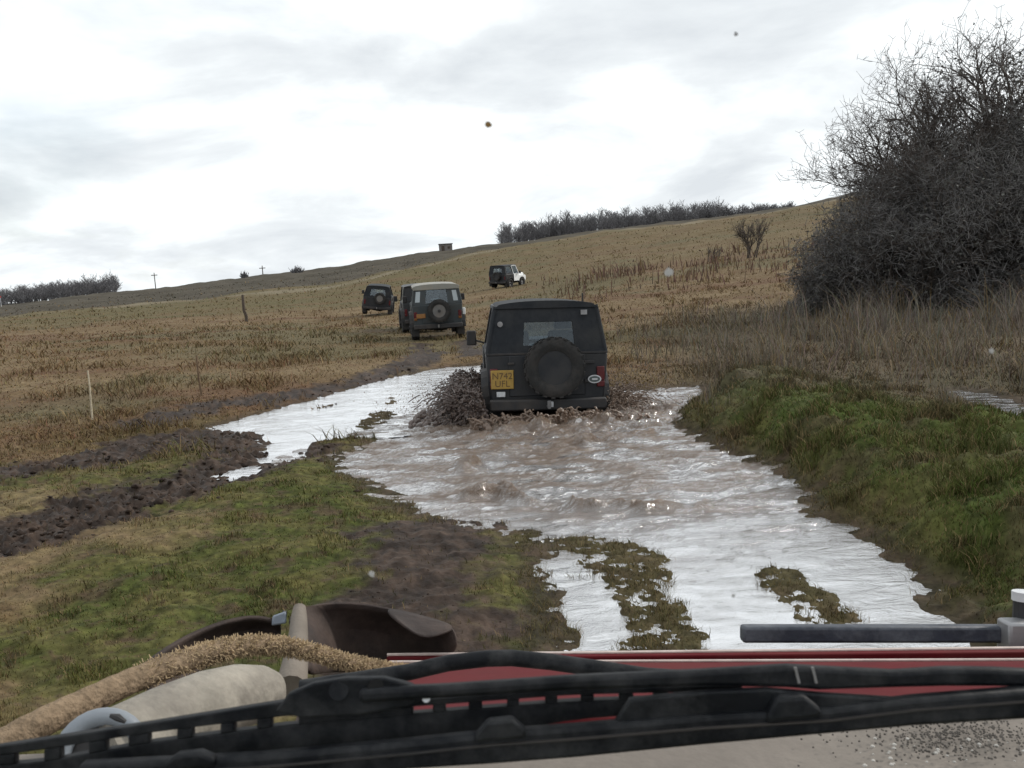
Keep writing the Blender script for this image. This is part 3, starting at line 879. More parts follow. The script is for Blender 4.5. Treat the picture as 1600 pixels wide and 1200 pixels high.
post('wooden_stake', 'thin brown stake at the edge of the muddy bank', 'stake', 307, 556, 317, 627, 15.4, .022, mat('brown_stake', (.13, .085, .05), .9, .3, 20, .3))
post('white_stick', 'thin bleached pale stick standing in the grass at left', 'stick', 137, 579, 146, 665, 13.4, .016, m_stick, kinks=6)
post('weed_stalk', 'tall straight dead stalk behind the green bank', 'stalk', 1391, 562, 1399, 630, 12.2, .010, mat('stalk', (.30, .22, .14), .85, .2, 20, 0), kinks=5)
post('weed_stalk', 'pale bent dead stalk on the right bank', 'stalk', 1450, 668, 1468, 722, 8.6, .006, MATS['stalk'], kinks=5)
post('weed_stalk', 'thin dead stalk leaning at the right picture edge', 'stalk', 1560, 828, 1582, 880, 6.2, .004, MATS['stalk'], kinks=5)
def pole(label, px, py_t, py_b, D):
    b = at(px + 1, py_b, D); t = at(px, py_t, D); z = zland(b[0], b[1])
    root = empty('utility_pole', (b[0], b[1], z)); tag(root, label, 'pole')
    h = t[2] - z
    MB().tube([(0, 0, -.3), (0, 0, h)], [.14, .10], 8).build('shaft', m_post, root)
    MB().box(-.8, .8, -.07, .07, h - .75, h - .55).build('crossarm', m_post, root)
pole('far utility pole on the skyline right of the left wood', 242, 426, 448, 240)
pole('tiny far utility pole on the skyline right of the small bush', 410, 415, 431, 240)
p = at(2, 478, 200)
hr = empty('marker_post', (p[0], p[1], zland(p[0], p[1]))); tag(hr, 'slim pale post with red top at the left picture edge', 'post')
MB().tube([(0, 0, -.2), (0, 0, 2.6)], .07, 8).build('shaft', mat('pale_metal', (.45, .46, .47), .5, .1, 5, 0), hr)
MB().lathe([(2.6, .16), (2.95, .16)], (0, 0, 0), 'z', 10).build('cap', mat('red_cap', (.45, .04, .03), .5, .1, 5, 0), hr)
p = at(697, 398, 243)
hut = empty('hilltop_hut', (p[0], p[1], zland(p[0], p[1]) - .1), (0, 0, R(8))); tag(hut, 'small flat roofed grey hut on the skyline', 'hut')
MB().box(-1.65, 1.65, -1.5, 1.5, -.4, 1.75).build('wall', m_conc, hut)
MB().box(-1.8, 1.8, -1.65, 1.65, 1.752, 1.98).build('roof', mat('hut_roof', (.10, .095, .09), .9, .2, 1, .1), hut)
MB().box(-1.2, -.4, -1.53, -1.502, -.1, 1.4).build('door', m_post, hut)
MB().box(.4, 1.1, -1.53, -1.502, .6, 1.2).build('window', m_post, hut)

# ------------------------------------------------------------------ off-road vehicles
MUDC = (.115, .088, .068)
m_black = mat('black_paint', (.010, .012, .016), .42, .2, 4, .03, spec=.4, dirt=(.045, .042, .040), dirt_amt=.6, dscale=2.5)
m_canvas = mat('black_canvas', (.015, .018, .023), .75, .2, 8, .12, spec=.3, dirt=(.05, .048, .046), dirt_amt=.5, dscale=2)
m_darkgreen = mat('dark_blue_paint', (.018, .026, .030), .45, .2, 4, .03, spec=.5, dirt=(.055, .055, .052), dirt_amt=.75, dscale=2.5)
m_cream = mat('cream_paint', (.23, .228, .205), .5, .12, 4, .03, dirt=(.30, .25, .19), dirt_amt=.5)
m_white = mat('white_paint', (.80, .81, .81), .35, .06, 4, .02, spec=.5)
m_rubber = mat('tyre_rubber', (.022, .022, .022), .9, .3, 14, .35, bscale=30, dirt=(.06, .05, .044), dirt_amt=.45, dscale=5)
m_plast = mat('black_plastic', (.022, .022, .024), .6, .2, 10, .05, dirt=MUDC, dirt_amt=.3)
m_steel = mat('dull_steel', (.30, .30, .31), .45, .2, 8, .05, metal=.6, dirt=MUDC, dirt_amt=.5)
m_rimg = mat('grey_rim', (.14, .138, .135), .5, .2, 8, .05, dirt=(.16, .13, .11), dirt_amt=.6)
m_red = mat('red_lens', (.085, .012, .014), .25, .1, 10, 0)
m_amber = mat('amber_lens', (.16, .06, .015), .25, .1, 10, 0)
m_plate = mat('yellow_plate', (.36, .225, .045), .5, .12, 14, 0, dirt=(.25, .17, .08), dirt_amt=.4, dscale=9)
m_ink = mat('plate_ink', (.11, .065, .025), .6, .1, 10, 0)
m_lab = mat('white_label', (.55, .56, .58), .5, .15, 20, 0)
m_seat = mat('dark_seat', (.03, .03, .033), .8, .2, 10, .1)
g_clear = glass_mat('window_glass', (.75, .80, .82), .07)
g_dim = glass_mat('tinted_glass', (.60, .65, .68), .06)

def wheel(parent, x, y, r, w, side, rim_m, name='wheel'):
    root = empty(name, (x, y, r)); root.parent = parent
    t = MB(); h = w / 2
    t.lathe([(-h * .7, r * .56), (-h, r * .70), (-h * .98, r * .88), (-h * .8, r * .965), (h * .8, r * .965), (h * .98, r * .88), (h, r * .70), (h * .7, r * .56), (-h * .7, r * .56)], (0, 0, 0), 'x', 30, False)
    for k in range(22):
        a = 2 * math.pi * k / 22
        for s in (-1, 1):
            aa = a + (.07 if s > 0 else -.07)
            c, sn = math.cos(aa), math.sin(aa)
            u = np.array([0, -sn, c]); q = np.array([0, c, sn])
            x0, x1 = (0.02 * w, h * .93) if s > 0 else (-h * .93, -.02 * w)
            pts = []
            for rad in (r * .95, r):
                for (xx, ss) in ((x0, -.022), (x1, -.022), (x1, .022), (x0, .022)):
                    pts.append(q * rad + u * ss * r / .35 + np.array([xx, 0, 0]))
            t.hex(pts)
    to = t.build('tyre', m_rubber, root, smooth=True)
    m_ = MB()
    m_.lathe([(-h * .6, r * .57), (h * .25 * side, r * .55), (h * .25 * side, r * .5), (h * .15 * side, r * .30), (h * .45 * side, r * .22), (h * .45 * side, r * .05)], (0, 0, 0), 'x', 24)
    m_.build('rim', rim_m, to, smooth=True)
    return root

def offroader(P):
    """local frame: rear face at y=0, front towards +y, ground at z=0"""
    W_, WT, ZB, ZT, LEN = P['w'] / 2, P['wt'] / 2, P['belt'], P['top'], P['len']
    yc = P['cab']                                   # rear of the windscreen at belt height
    c = empty(P['name'], P['loc']); c.rotation_mode = 'ZYX'
    c.rotation_euler = (R(P.get('pitch', 0)), R(P.get('roll', 0)), R(P.get('yaw', 0)))
    tag(c, P['label'], 'off-road car', 'off-road cars driving up the track')
    mb, mt, mf = P['body'], P['topm'], P.get('front', P['body'])
    fl = .46
    b = MB(); b.taper(W_ - .05, W_, .0, yc, fl, ZB); body = b.build('body', mb, c, .035, 3)
    MB().box(-W_ * .55, W_ * .55, .2, LEN - .1, .34, fl - .002).build('chassis', m_plast, c)
    MB().taper(W_ * .74, W_ * .70, yc + .002, LEN - .05, fl + .15, ZB + .02, None, LEN - .08).build('bonnet', mf, c, .05, 3)
    MB().taper(W_ * .72, W_ * .70, LEN - .048, LEN, fl + .12, ZB - .04).build('grille', mf, c, .02)
    for s in (-1, 1):
        q = [(s * W_ * .42, LEN + .001, .80)]
        MB().lathe([(0, .10), (.03, .095), (.04, .05)], q[0], 'y', 16).build('headlight', m_lab, c, smooth=True)
        wg = MB(); yw = P['fw']; R_ = P['wr'] + .11
        prof = [(0, yc + .003, fl), (0, yc + .003, .92), (0, LEN - .12, .92), (0, LEN - .02, .80), (0, LEN - .04, .62)]
        for k in range(9):
            a = math.pi * k / 8 * .9 + .1
            prof.append((0, yw + R_ * math.cos(a), max(P['wr'] + R_ * math.sin(a) * .95, fl + .001)))
        x0 = W_ * .755 * s
        wg.prism([(x0, p_[1], p_[2]) for p_ in prof], (s * (W_ * .245 - .02), 0, 0)); wg.build('front_wing', mf, c)
        # rear arch flare
        fr = MB(); yr = P['rw']; pr = []
        for k in range(11):
            a = math.pi * k / 10; pr.append((yr + math.cos(a) * R_, P['wr'] + math.sin(a) * R_))
        for k in range(10):
            (y0, z0), (y1, z1) = pr[k], pr[k + 1]
            cx0 = s * (W_ - .06); cx1 = s * (W_ + P.get('flare', .07))
            fr.hex([(cx0, y0, z0), (cx1, y0, z0 - .03), (cx1, y1, z1 - .03), (cx0, y1, z1), (cx0, y0, z0 + .03), (cx1, y0, z0 + .0), (cx1, y1, z1 + .0), (cx0, y1, z1 + .03)])
        fr.build('wheel_arch', m_plast, c)
    # cab shell
    ytr, yrt = P.get('rear_rake', .06), yc - P.get('ws_rake', .28)
    bl, br_, tl, tr = (-W_ + .015, .012, ZB), (W_ - .015, .012, ZB), (-WT, ytr, ZT), (WT, ytr, ZT)
    fbl, fbr, ftl, ftr = (-W_ + .015, yc, ZB), (W_ - .015, yc, ZB), (-WT, yrt, ZT), (WT, yrt, ZT)
    u0, u1, v0, v1 = P['rwin']
    f = MB(); hole = f.frame([bl, br_, tr, tl], u0, u1, v0, v1, .045); rp = f.build('rear_panel', P.get('rearm', mt), c, .008)
    MB().slab(hole, .006).build('pane', P.get('rglass', g_clear), rp)
    for (x0, x1, z0, z1) in P.get('quarter', []):       # small windows beside the rear door
        def Q(u, v): 
            a_ = np.array(bl) * (1 - u) + np.array(br_) * u; b_ = np.array(tl) * (1 - u) + np.array(tr) * u
            return a_ * (1 - v) + b_ * v + np.array([0, -.004, 0])
        MB().slab([Q(x0, z0), Q(x1, z0), Q(x1, z1), Q(x0, z1)], .006).build('quarter_window', mat('bright_window', (.30, .34, .36), .12, .1, 3, 0, spec=.8), rp)
    f = MB(); hole = f.frame([fbr, fbl, ftl, ftr], .07, .93, .10, .92, .05); wf = f.build('windscreen_frame', P.get('wsm', mf), c, .008)
    MB().slab(hole, .006).build('pane', g_clear, wf)
    ym = P.get('pillar', yc * .5)
    for s in (-1, 1):
        B0, B1 = (np.array(bl), np.array(fbl)) if s < 0 else (np.array(br_), np.array(fbr))
        T0, T1 = (np.array(tl), np.array(ftl)) if s < 0 else (np.array(tr), np.array(ftr))
        k = ym / yc
        Bm, Tm = B0 * (1 - k) + B1 * k, T0 * (1 - k) + T1 * k
        q = [B0, Bm, Tm, T0] if s > 0 else [Bm, B0, T0, Tm]
        f = MB(); hole = f.frame(q, .14, .9, .18, .86, .04); sp = f.build('side_panel', mt, c, .006)
        MB().slab(hole, .006).build('pane', g_dim, sp)
        q = [Bm, B1, T1, Tm] if s > 0 else [B1, Bm, Tm, T1]
        f = MB(); hole = f.frame(q, .06, .93, .04, .92, .04); dr = f.build('door_frame', P.get('doorm', mf), c, .006)
        MB().slab(hole, .006).build('pane', g_dim, dr)
        MB().box(*sorted((s * (W_ - .004), s * (W_ + .012))), ym + .03, yc - .05, fl + .06, ZB - .02).build('door', P.get('doorm', mf), c, .01)
        # mirror
        if s in P.get('mirrors', (-1, 1)):
            mo = MB().tube([(s * (W_ - .02), yc - .1, ZB + .02), (s * (W_ + .13), yc - .12, ZB + .07)], .014, 6).build('mirror', m_plast, c)
            MB().taper(.075, .07, yc - .17, yc - .10, ZB - .01, ZB + .21, cx=s * (W_ + .17)).build('mirror_head', m_plast, mo, .02)
        # corner post of the top, rounding the edge
        MB().tube([np.array(bl if s < 0 else br_) + (-s * .012, .014, 0), np.array(tl if s < 0 else tr) + (-s * .012, .014, 0)], .03, 8).build('corner_post', P.get('rearm', mt), c, smooth=True)
    # roof: an arched section carried forwards
    n = 16; crown = P.get('crown', .06); ov = P.get('over', .02); prof = []
    er = P.get('edge', .10)
    for i in range(n + 1):
        t = -1 + 2 * i / n
        zz = ZT + crown * (1 - abs(t) ** 2.4) + .012 - (er * .35 * sst(.86, 1.0, abs(t)))
        prof.append((t * (WT + ov), float(zz)))
    prof = [(x_, ytr - ov, z_) for x_, z_ in prof]
    low = [(x_ * .97, y_, ZT - P.get('lip', .03)) for x_, y_, z_ in (prof[-1], prof[0])]
    r = MB(); r.prism(prof + low, (0, yrt + .04 - ytr + ov, 0)); r.build('roof', P.get('roofm', mt), c, .012)
    # seats
    for s in (-1, 1):
        st = MB().taper(.23, .20, yc - .75, yc - .60, .7, ZB + .22, yc - .88, yc - .76, cx=s * .34).build('seat', m_seat, c, .04)
        MB().taper(.13, .11, yc - .93, yc - .82, ZB + .24, ZB + .42, cx=s * .34).build('headrest', m_seat, st, .03)
    # rear: tailgate, bumper, hitch, lights
    MB().box(-W_ * .62, W_ * .62, -.018, -.001, fl + .10, ZB - .02).build('tailgate', P.get('gatem', mb), c, .012)
    bu = MB().box(-W_ * P.get('bumpw', .95), W_ * P.get('bumpw', .95), -.14, -.022, fl - .07, fl + .07).build('bumper', m_plast, c, .02)
    MB().tube([(0, -.142, fl - .02), (0, -.24, fl - .02), (0, -.25, fl + .06)], .025, 8).build('tow_hitch', m_steel, bu)
    for s in (-1, 1):
        MB().box(*sorted((s * (W_ - .15), s * (W_ - .05))), -.035, -.003, .74, .92).build('tail_light', m_red, c, .01)
        MB().box(*sorted((s * (W_ - .15), s * (W_ - .05))), -.033, -.003, .66, .735).build('indicator', m_amber if P.get('amber') else m_red, c, .01)
        MB().box(*sorted((s * (W_ - .20), s * (W_ + .03))), .10, .115, .16, fl + .0).build('mud_flap', m_rubber, c)
    MB().lathe([(-.9, .05), (-.62, .06), (-.12, .13), (.0, .16), (.12, .13), (.62, .06), (.9, .05)], (P.get('diff', .1) * 0, P['rw'], P['wr']), 'x', 12).build('rear_axle', m_plast, c, smooth=True)
    MB().lathe([(-.14, .12), (0, .17), (.14, .12)], (.12, P['rw'] - .02, P['wr']), 'x', 12).build('differential', m_plast, c, smooth=True)
    for s in (-1, 1):
        wheel(c, s * (W_ - .08 + P.get('track', 0)), P['rw'], P['wr'], P['ww'], s, P['rim'])
        wheel(c, s * (W_ - .08 + P.get('track', 0)), P['fw'], P['wr'], P['ww'], s, P['rim'])
    # spare wheel on the back
    sx, sz, sr = P['spare']
    spw = wheel(c, sx, -.15, sr, .21, -1, P['spare_rim'], 'spare_wheel')
    spw.location = (sx, -.15, sz); spw.rotation_euler = (0, 0, R(90))
    MB().tube([(sx, -.02, sz), (sx, -.12, sz)], .07, 8).build('spare_carrier', m_plast, c)
    return c

# 1 the leading black jeep in the water
w0 = gp(852, 655)
jeep = offroader(dict(name='black_jeep', label='black jeep pushing through the flooded track behind a splash', loc=(JX, JY, -.29), yaw=2.2, roll=2.2, pitch=-1.0,
    w=1.56, wt=1.30, belt=1.10, top=1.70, len=3.75, cab=2.25, body=m_black, topm=m_canvas, rearm=m_canvas, rwin=(.30, .74, .17, .66), rglass=g_dim,
    fw=3.05, rw=.72, wr=.37, ww=.24, spare=(.08, .93, .385), spare_rim=m_black, rim=m_steel, crown=.055, over=.025, edge=.13, flare=.06, ws_rake=.25, gatem=m_black))
W_ = .78
pl = MB().box(-.72, -.43, -.045, -.020, .66, .90).build('number_plate', m_plate, jeep, .008, label='yellow number plate in two lines')
text_mesh('plate_lettering', 'N742\nUFL', .115, m_ink, pl, (-.575, -.0465, .775), (R(90), 0, 0))
sb = MB().box(-.65, -.54, -.040, -.020, .56, .625).build('sticker', m_lab, jeep, .004, label='small white label below the number plate')
ov = MB(); n_ = 24
ov.prism([(.60 + .085 * math.cos(2 * math.pi * k / n_), -.045, .76 + .052 * math.sin(2 * math.pi * k / n_)) for k in range(n_)], (0, .02, 0)); ovo = ov.build('badge', m_lab, jeep, label='oval white badge on the right of the tail')
ov = MB(); ov.prism([(.60 + .070 * math.cos(2 * math.pi * k / n_), -.048, .76 + .039 * math.sin(2 * math.pi * k / n_)) for k in range(n_)], (0, .0025, 0)); ov.build('badge_centre', mat('badge_dark', (.08, .10, .10), .5, .1, 5, 0), ovo)
MB().box(.565, .635, -.052, -.0485, .75, .77).build('badge_lettering', m_lab, ovo)
MB().box(.01, .06, -.165, -.1405, .43, .50).build('hitch_label', m_lab, jeep, .003)
MB().lathe([(0, .035), (.012, .03)], (-.585, .005, 1.48), 'y', 14).build('round_sticker', m_steel, jeep)
MB().tube([(.47, .06, 1.72), (.47, .05, 1.85)], .012, 6).build('aerial_stub', m_plast, jeep)
MB().box(.44, .52, -.001, .02, 1.58, 1.64).build('roof_clip', m_steel, jeep)
for z_ in (.74, .98):
    MB().box(.47, .60, -.040, -.019, z_ - .022, z_ + .022).build('tailgate_hinge', m_plast, jeep, .006)
MB().box(-.50, -.42, -.045, -.019, .965, .995).build('tailgate_handle', m_plast, jeep, .006)
MB().box(-.775, .775, -.010, .011, 1.085, 1.112).build('waist_seal', m_plast, jeep, .004)
MB().tube([(-.05, -.012, 1.24), (.02, -.03, 1.235), (.16, -.012, 1.225)], .007, 6).build('wiper', m_plast, jeep)
for s_ in (-1, 1):
    MB().tube([(s_ * .60, .10, .14), (s_ * .60, .10, .46)], .02, 6).build('shock_absorber', m_plast, jeep)

# 2 the cream-roofed off-roader
def stand(px, py, D):
    p = at(px, py, D); return (p[0], p[1], zland(p[0], p[1]))
l2 = stand(686, 525, 28.8)
lr = offroader(dict(name='cream_roof_off_roader', label='dark boxy off-roader with cream roof and spare wheel on its rear door', loc=l2, yaw=7, roll=.5, pitch=1.0,
    w=1.58, wt=1.36, belt=1.13, top=1.70, len=3.7, cab=2.3, body=m_darkgreen, topm=m_darkgreen, roofm=m_cream, rearm=m_darkgreen, doorm=m_darkgreen, rwin=(.27, .72, .08, .80),
    quarter=[(.055, .15, .15, .72), (.84, .935, .15, .72)], fw=2.95, rw=.75, wr=.40, ww=.26, spare=(.04, .93, .36), spare_rim=m_rimg, rim=m_rimg, crown=.05, over=.05, edge=.12, lip=.12, flare=.09, amber=True, ws_rake=.1, rear_rake=.10))
pl = MB().box(-.66, -.38, -.045, -.020, .72, .86).build('number_plate', mat('orange_plate', (.26, .12, .035), .5, .2, 14, 0), lr, .008)
MB().lathe([(0, .05), (.02, .045)], (.04, -.285, .93), 'y', 14).build('hub_hole', m_plast, lr)
MB().box(.80, .90, .35, .43, .74, .96).build('fuel_filler', m_white, lr, .02, label='small white box on the right flank')
MB().box(-.45, .45, -.024, -.0185, .60, .612).build('door_crease', m_plast, lr)
hid = stand(666, 515, 34.5)
offroader(dict(name='dark_off_roader', label='dark off-roader almost hidden ahead of the cream roofed one', loc=hid, yaw=9, roll=.5, pitch=1.0,
    w=1.62, wt=1.42, belt=1.13, top=1.74, len=3.7, cab=2.3, body=m_black, topm=m_cream, roofm=m_black, rearm=m_black, doorm=m_black, rwin=(.27, .72, .08, .80),
    fw=2.95, rw=.75, wr=.40, ww=.26, spare=(.04, .93, .36), spare_rim=m_rimg, rim=m_rimg, crown=.04, over=.03, flare=.09, ws_rake=.1))

# 3 the dark jeep further up
l3 = stand(588, 489, 53)
j3 = offroader(dict(name='dark_jeep', label='dark jeep with pale spare wheel hub left of the cream roofed one', loc=l3, yaw=4, roll=7.5, pitch=2,
    w=1.62, wt=1.22, belt=1.08, top=1.68, len=3.7, cab=2.25, body=m_black, topm=m_canvas, rearm=m_canvas, doorm=m_black, front=m_black, wsm=m_white, rwin=(.22, .80, .12, .72),
    fw=3.0, rw=.72, wr=.37, ww=.26, spare=(.14, 1.02, .33), spare_rim=m_rimg, rim=m_steel, crown=.04, over=.02, mirrors=(-1,), gatem=m_black))

# 4 the white-fronted jeep on the slope
l4 = stand(777, 440, 72)
j4 = offroader(dict(name='white_fronted_jeep', label='small jeep with black soft top and white front turning on the slope', loc=l4, yaw=-33, roll=1, pitch=2,
    w=1.60, wt=1.32, belt=1.08, top=1.74, len=3.0, cab=1.95, body=m_black, topm=m_canvas, rearm=m_canvas, doorm=m_white, front=m_white, wsm=m_white, rwin=(.25, .78, .15, .7),
    fw=2.40, rw=.65, wr=.36, ww=.24, spare=(.05, .95, .34), spare_rim=m_black, rim=m_steel, crown=.04, over=.02, pillar=1.15))

# ------------------------------------------------------------------ splash
m_spl = mat('muddy_splash', (.105, .078, .068), .32, .4, 8, .35, bscale=18, spec=.6)
m_splb = mat('brown_splash', (.17, .118, .086), .35, .35, 8, .4, bscale=18, spec=.6)
def blob_mesh(name, spheres, m, voxel, label):
    bm = bmesh.new()
    tmpl = bmesh.new(); bmesh.ops.create_icosphere(tmpl, subdivisions=1, radius=1.0)
    tv = np.array([v.co[:] for v in tmpl.verts]); tf = np.array([[v.index for v in f.verts] for f in tmpl.faces]); tmpl.free(); bm.free()
    C_ = np.array([s[0] for s in spheres]); r_ = np.array([s[1] for s in spheres])
    V = (C_[:, None, :] + tv[None] * r_[:, None, None]).reshape(-1, 3)
    T = (np.arange(len(spheres))[:, None, None] * len(tv) + tf[None]).reshape(-1, 3)
    o = np_mesh(name, V, T, m, smooth=True)
    if voxel:
        md = o.modifiers.new('merge', 'REMESH'); md.mode = 'VOXEL'; md.voxel_size = voxel; md.use_smooth_shade = True
    return tag(o, label, 'splash', kind='stuff')
random.seed(5)
def strand(p0, v, n, r0, r1, T, out, cap=None):
    q = None
    for i in range(n):
        t = T * i / (n - 1)
        p = np.array(p0) + np.array(v) * t + np.array([0, 0, -4.9 * t * t]) + rnd3() * .022
        r = r0 + (r1 - r0) * i / (n - 1)
        if p[2] < -.05 or (cap and p[2] > cap(p)): break
        if q is not None and random.random() < .42 - .2 * i / n: out.append((q[0], p, q[1], r))
        q = (p, r)
def arc(p0, v, n, r0, r1, T, out, jit=.02):
    for i in range(n):
        t = T * i / (n - 1)
        p = np.array(p0) + np.array(v) * t + np.array([0, 0, -4.9 * t * t])
        if p[2] < -.05: break
        out.append((p + rnd3() * jit, r0 + (r1 - r0) * i / (n - 1)))
left = []; right = []; rear = []
# thrown from the left wheels, out to the left of the jeep
lst = []; rst = []
capl = lambda p: .66 - .42 * max(0, (JX - .85 - p[0]) / 1.0) + .05 * math.sin(p[0] * 23) + .04 * math.sin(p[1] * 31)
for i in range(1500):
    q = np.array([JX - .74 - .25 * random.random(), JY - .25 + 2.0 * random.random(), -.02])
    sp = random.uniform(.3, 1.0)
    v_ = (-sp * 2.2 * random.uniform(.3, 1), -random.uniform(.0, 1.1), random.uniform(1.0, 3.4))
    strand(q, v_, 15, random.uniform(.010, .030), random.uniform(.002, .006), random.uniform(.2, .55), lst, capl)
    if i % 2 == 0: arc(q, (v_[0], v_[1], v_[2] * .97), 20, random.uniform(.018, .038), random.uniform(.004, .011), random.uniform(.2, .5), left, .016)
for i in range(160):
    left.append((np.array([JX - .80 - random.random() ** 1.5 * .95, JY - .35 + random.random() * 1.2, random.uniform(-.02, .05)]), random.uniform(.03, .06)))
left = [(p, r) for p, r in left if p[2] < capl(p) - .04]
def rumple(o, strength, size):
    tx = bpy.data.textures.new('rumple', 'CLOUDS'); tx.noise_scale = size; tx.noise_depth = 3
    md = o.modifiers.new('rumple', 'DISPLACE'); md.texture = tx; md.strength = strength; md.texture_coords = 'GLOBAL'
rumple(blob_mesh('water_splash', left, m_spl, .0105, 'dark muddy bow splash thrown up on the left of the black jeep'), .02, .04)
tag(seg_mesh('water_spray', lst, m_spl, None, 5), 'dark streaks of flying mud above the splash left of the black jeep', 'splash', kind='stuff')
for i in range(420):
    q = np.array([JX + .72 + .35 * random.random(), JY - .1 + 1.6 * random.random(), -.02])
    strand(q, (random.uniform(.2, 1.9), -random.uniform(-.2, .8), random.uniform(.6, 2.3)), 12, random.uniform(.006, .018), random.uniform(.002, .005), random.uniform(.12, .45), rst)
tag(seg_mesh('water_spray', rst, m_splb, None, 5), 'brown streaks of spray thrown up on the right of the black jeep', 'splash', kind='stuff')
for i in range(230):
    a = random.uniform(-1.0, 1.2)
    q = np.array([JX + a, JY - random.uniform(.12, .55) - .2 * a * a, .0])
    arc(q, (random.gauss(0, .45), -random.uniform(-.3, .6), random.uniform(.5, 1.7)), 9, random.uniform(.014, .034), random.uniform(.005, .012), random.uniform(.08, .3), rear, .006)
rumple(blob_mesh('water_splash', rear, m_splb, .010, 'churned brown froth behind the tail of the black jeep'), .012, .03)
dr = []
for i in range(4200):
    s = -1 if random.random() < .6 else 1
    dr.append((np.array([JX + s * (.8 + abs(random.gauss(0, .55))), JY - .5 + random.random() * 2.0, abs(random.gauss(0, .26)) + .02]), random.uniform(.0025, .0085)))
blob_mesh('water_droplets', dr, m_splb, 0, 'fine flying mud drops around the black jeep')

# ------------------------------------------------------------------ the truck the picture is taken from
truck = empty('red_bonnet_truck', (0, 1.0, 0)); bpy.context.view_layer.update()
tag(truck, 'dusty truck in the foreground with red bonnet, black wipers and crumpled left wing', 'truck')
def own(mb, name, m, parent=truck, **k):
    o = mb.build(name, m, None, **k)
    o.parent = parent
    o.matrix_parent_inverse = parent.matrix_world.inverted() if parent is truck else Matrix.Identity(4)
    if parent is not truck:
        o.matrix_parent_inverse = (Matrix.Translation((0, 1.0, 0))).inverted() if False else parent.matrix_parent_inverse.inverted() @ Matrix.Identity(4)
        o.matrix_parent_inverse = Matrix.Identity(4)
    return o
TM = Matrix.Translation((0, 1.0, 0))
m_bonred = mat('bonnet_red', (.092, .0055, .009), .6, .15, 10, .03, spec=.10, dirt=(.11, .035, .03), dirt_amt=.35, dscale=6)
m_edge = mat('pale_edge', (.55, .46, .42), .6, .2, 30, .05)
m_dust = mat('dusty_beige', (.27, .245, .205), .85, .3, 18, .3, bscale=60, dirt=(.13, .115, .10), dirt_amt=.75, dscale=11)
m_scut = mat('scuttle_beige', (.175, .152, .130), .85, .15, 12, .15, bscale=60, dirt=(.13, .11, .095), dirt_amt=.6, dscale=4)
m_wip = mat('wiper_black', (.005, .006, .008), .55, .3, 30, .08, spec=.16, dirt=(.10, .10, .10), dirt_amt=.28, dscale=34)
m_rust = mat('rusty_sheet', (.036, .026, .023), .7, .4, 12, .2, bscale=40, spec=.25, dirt=(.085, .058, .046), dirt_amt=.6, dscale=6)
m_barb = mat('bar_dark_blue', (.030, .036, .050), .5, .3, 16, .1, dirt=(.16, .17, .19), dirt_amt=.55, dscale=12)

def sheet(rows, th, m, name, parent=truck, sub=0, smooth=True):
    """grid of points lofted into a thickened sheet"""
    n = len(rows[0]); mb = MB()
    vs = [p for r in rows for p in r]
    fs = [(i * n + j, i * n + j + 1, (i + 1) * n + j + 1, (i + 1) * n + j) for i in range(len(rows) - 1) for j in range(n - 1)]
    mb.add(vs, fs)
    o = own(mb, name, m, parent, smooth=smooth)
    if sub:
        s = o.modifiers.new('sub', 'SUBSURF'); s.levels = sub; s.render_levels = sub
    s = o.modifiers.new('thick', 'SOLIDIFY'); s.thickness = th; s.offset = 0
    return o
def pl_(pts, D):
    Ds = D if hasattr(D, '__len__') else [D] * len(pts)
    return [at(x, y, d) for (x, y), d in zip(pts, Ds)]
DOWN = -UP
# bonnet: two red pressings, falling away to the front
a0, a1 = at(607, 1020, 1.70), at(1900, 1006, 1.70)
b0, b1 = at(609, 1036, 1.58), at(1950, 1031, 1.58)
c0, c1 = at(628, 1125, 1.10), at(2100, 1104, 1.10)
mb = MB(); mb.hex([b0 + DOWN * .05, b1 + DOWN * .05, c1 + DOWN * .05, c0 + DOWN * .05, b0, b1, c1, c0]); bon = own(mb, 'bonnet', m_bonred, bevel=.006)
fwd = _f
u = np.array([0, 0, 0])
mb = MB(); mb.hex([a0 + DOWN * .30, a1 + DOWN * .30, a1 + DOWN * .30 - fwd * .035, a0 + DOWN * .30 - fwd * .035, a0, a1, a1 - fwd * .035, a0 - fwd * .035]); own(mb, 'front_panel', m_bonred, bevel=.003)
own(MB().tube([a0 + UP * .001 - fwd * .017, a1 + UP * .001 - fwd * .017], .0035, 6), 'pale_rim', m_edge)  # pale line along the top edge of the red panel
own(MB().tube([b0 + UP * .002, b1 + UP * .002], .0025, 6), 'pale_rim', m_edge)
# engine bay box under the bonnet so that the truck has a body
e0 = [at(470, 1046, 1.56) + DOWN * .9, at(1950, 1035, 1.56) + DOWN * .9, at(2100, 1110, 1.12) + DOWN * .9, at(440, 1135, 1.12) + DOWN * .9]
mb = MB(); mb.hex(e0 + [p_ + UP * .845 for p_ in e0]); own(mb, 'engine_bay', m_rust)
# beige scuttle in front of the windscreen
mb = MB(); s0, s1, s2, s3 = at(-250, 1190, 1.10), at(2150, 1082, 1.08), at(2900, 1420, .66), at(-900, 1500, .66)
mb.hex([s0 + DOWN * .03, s1 + DOWN * .03, s2 + DOWN * .03, s3 + DOWN * .03, s0, s1, s2, s3]); scu = own(mb, 'scuttle', m_scut, bevel=.004)
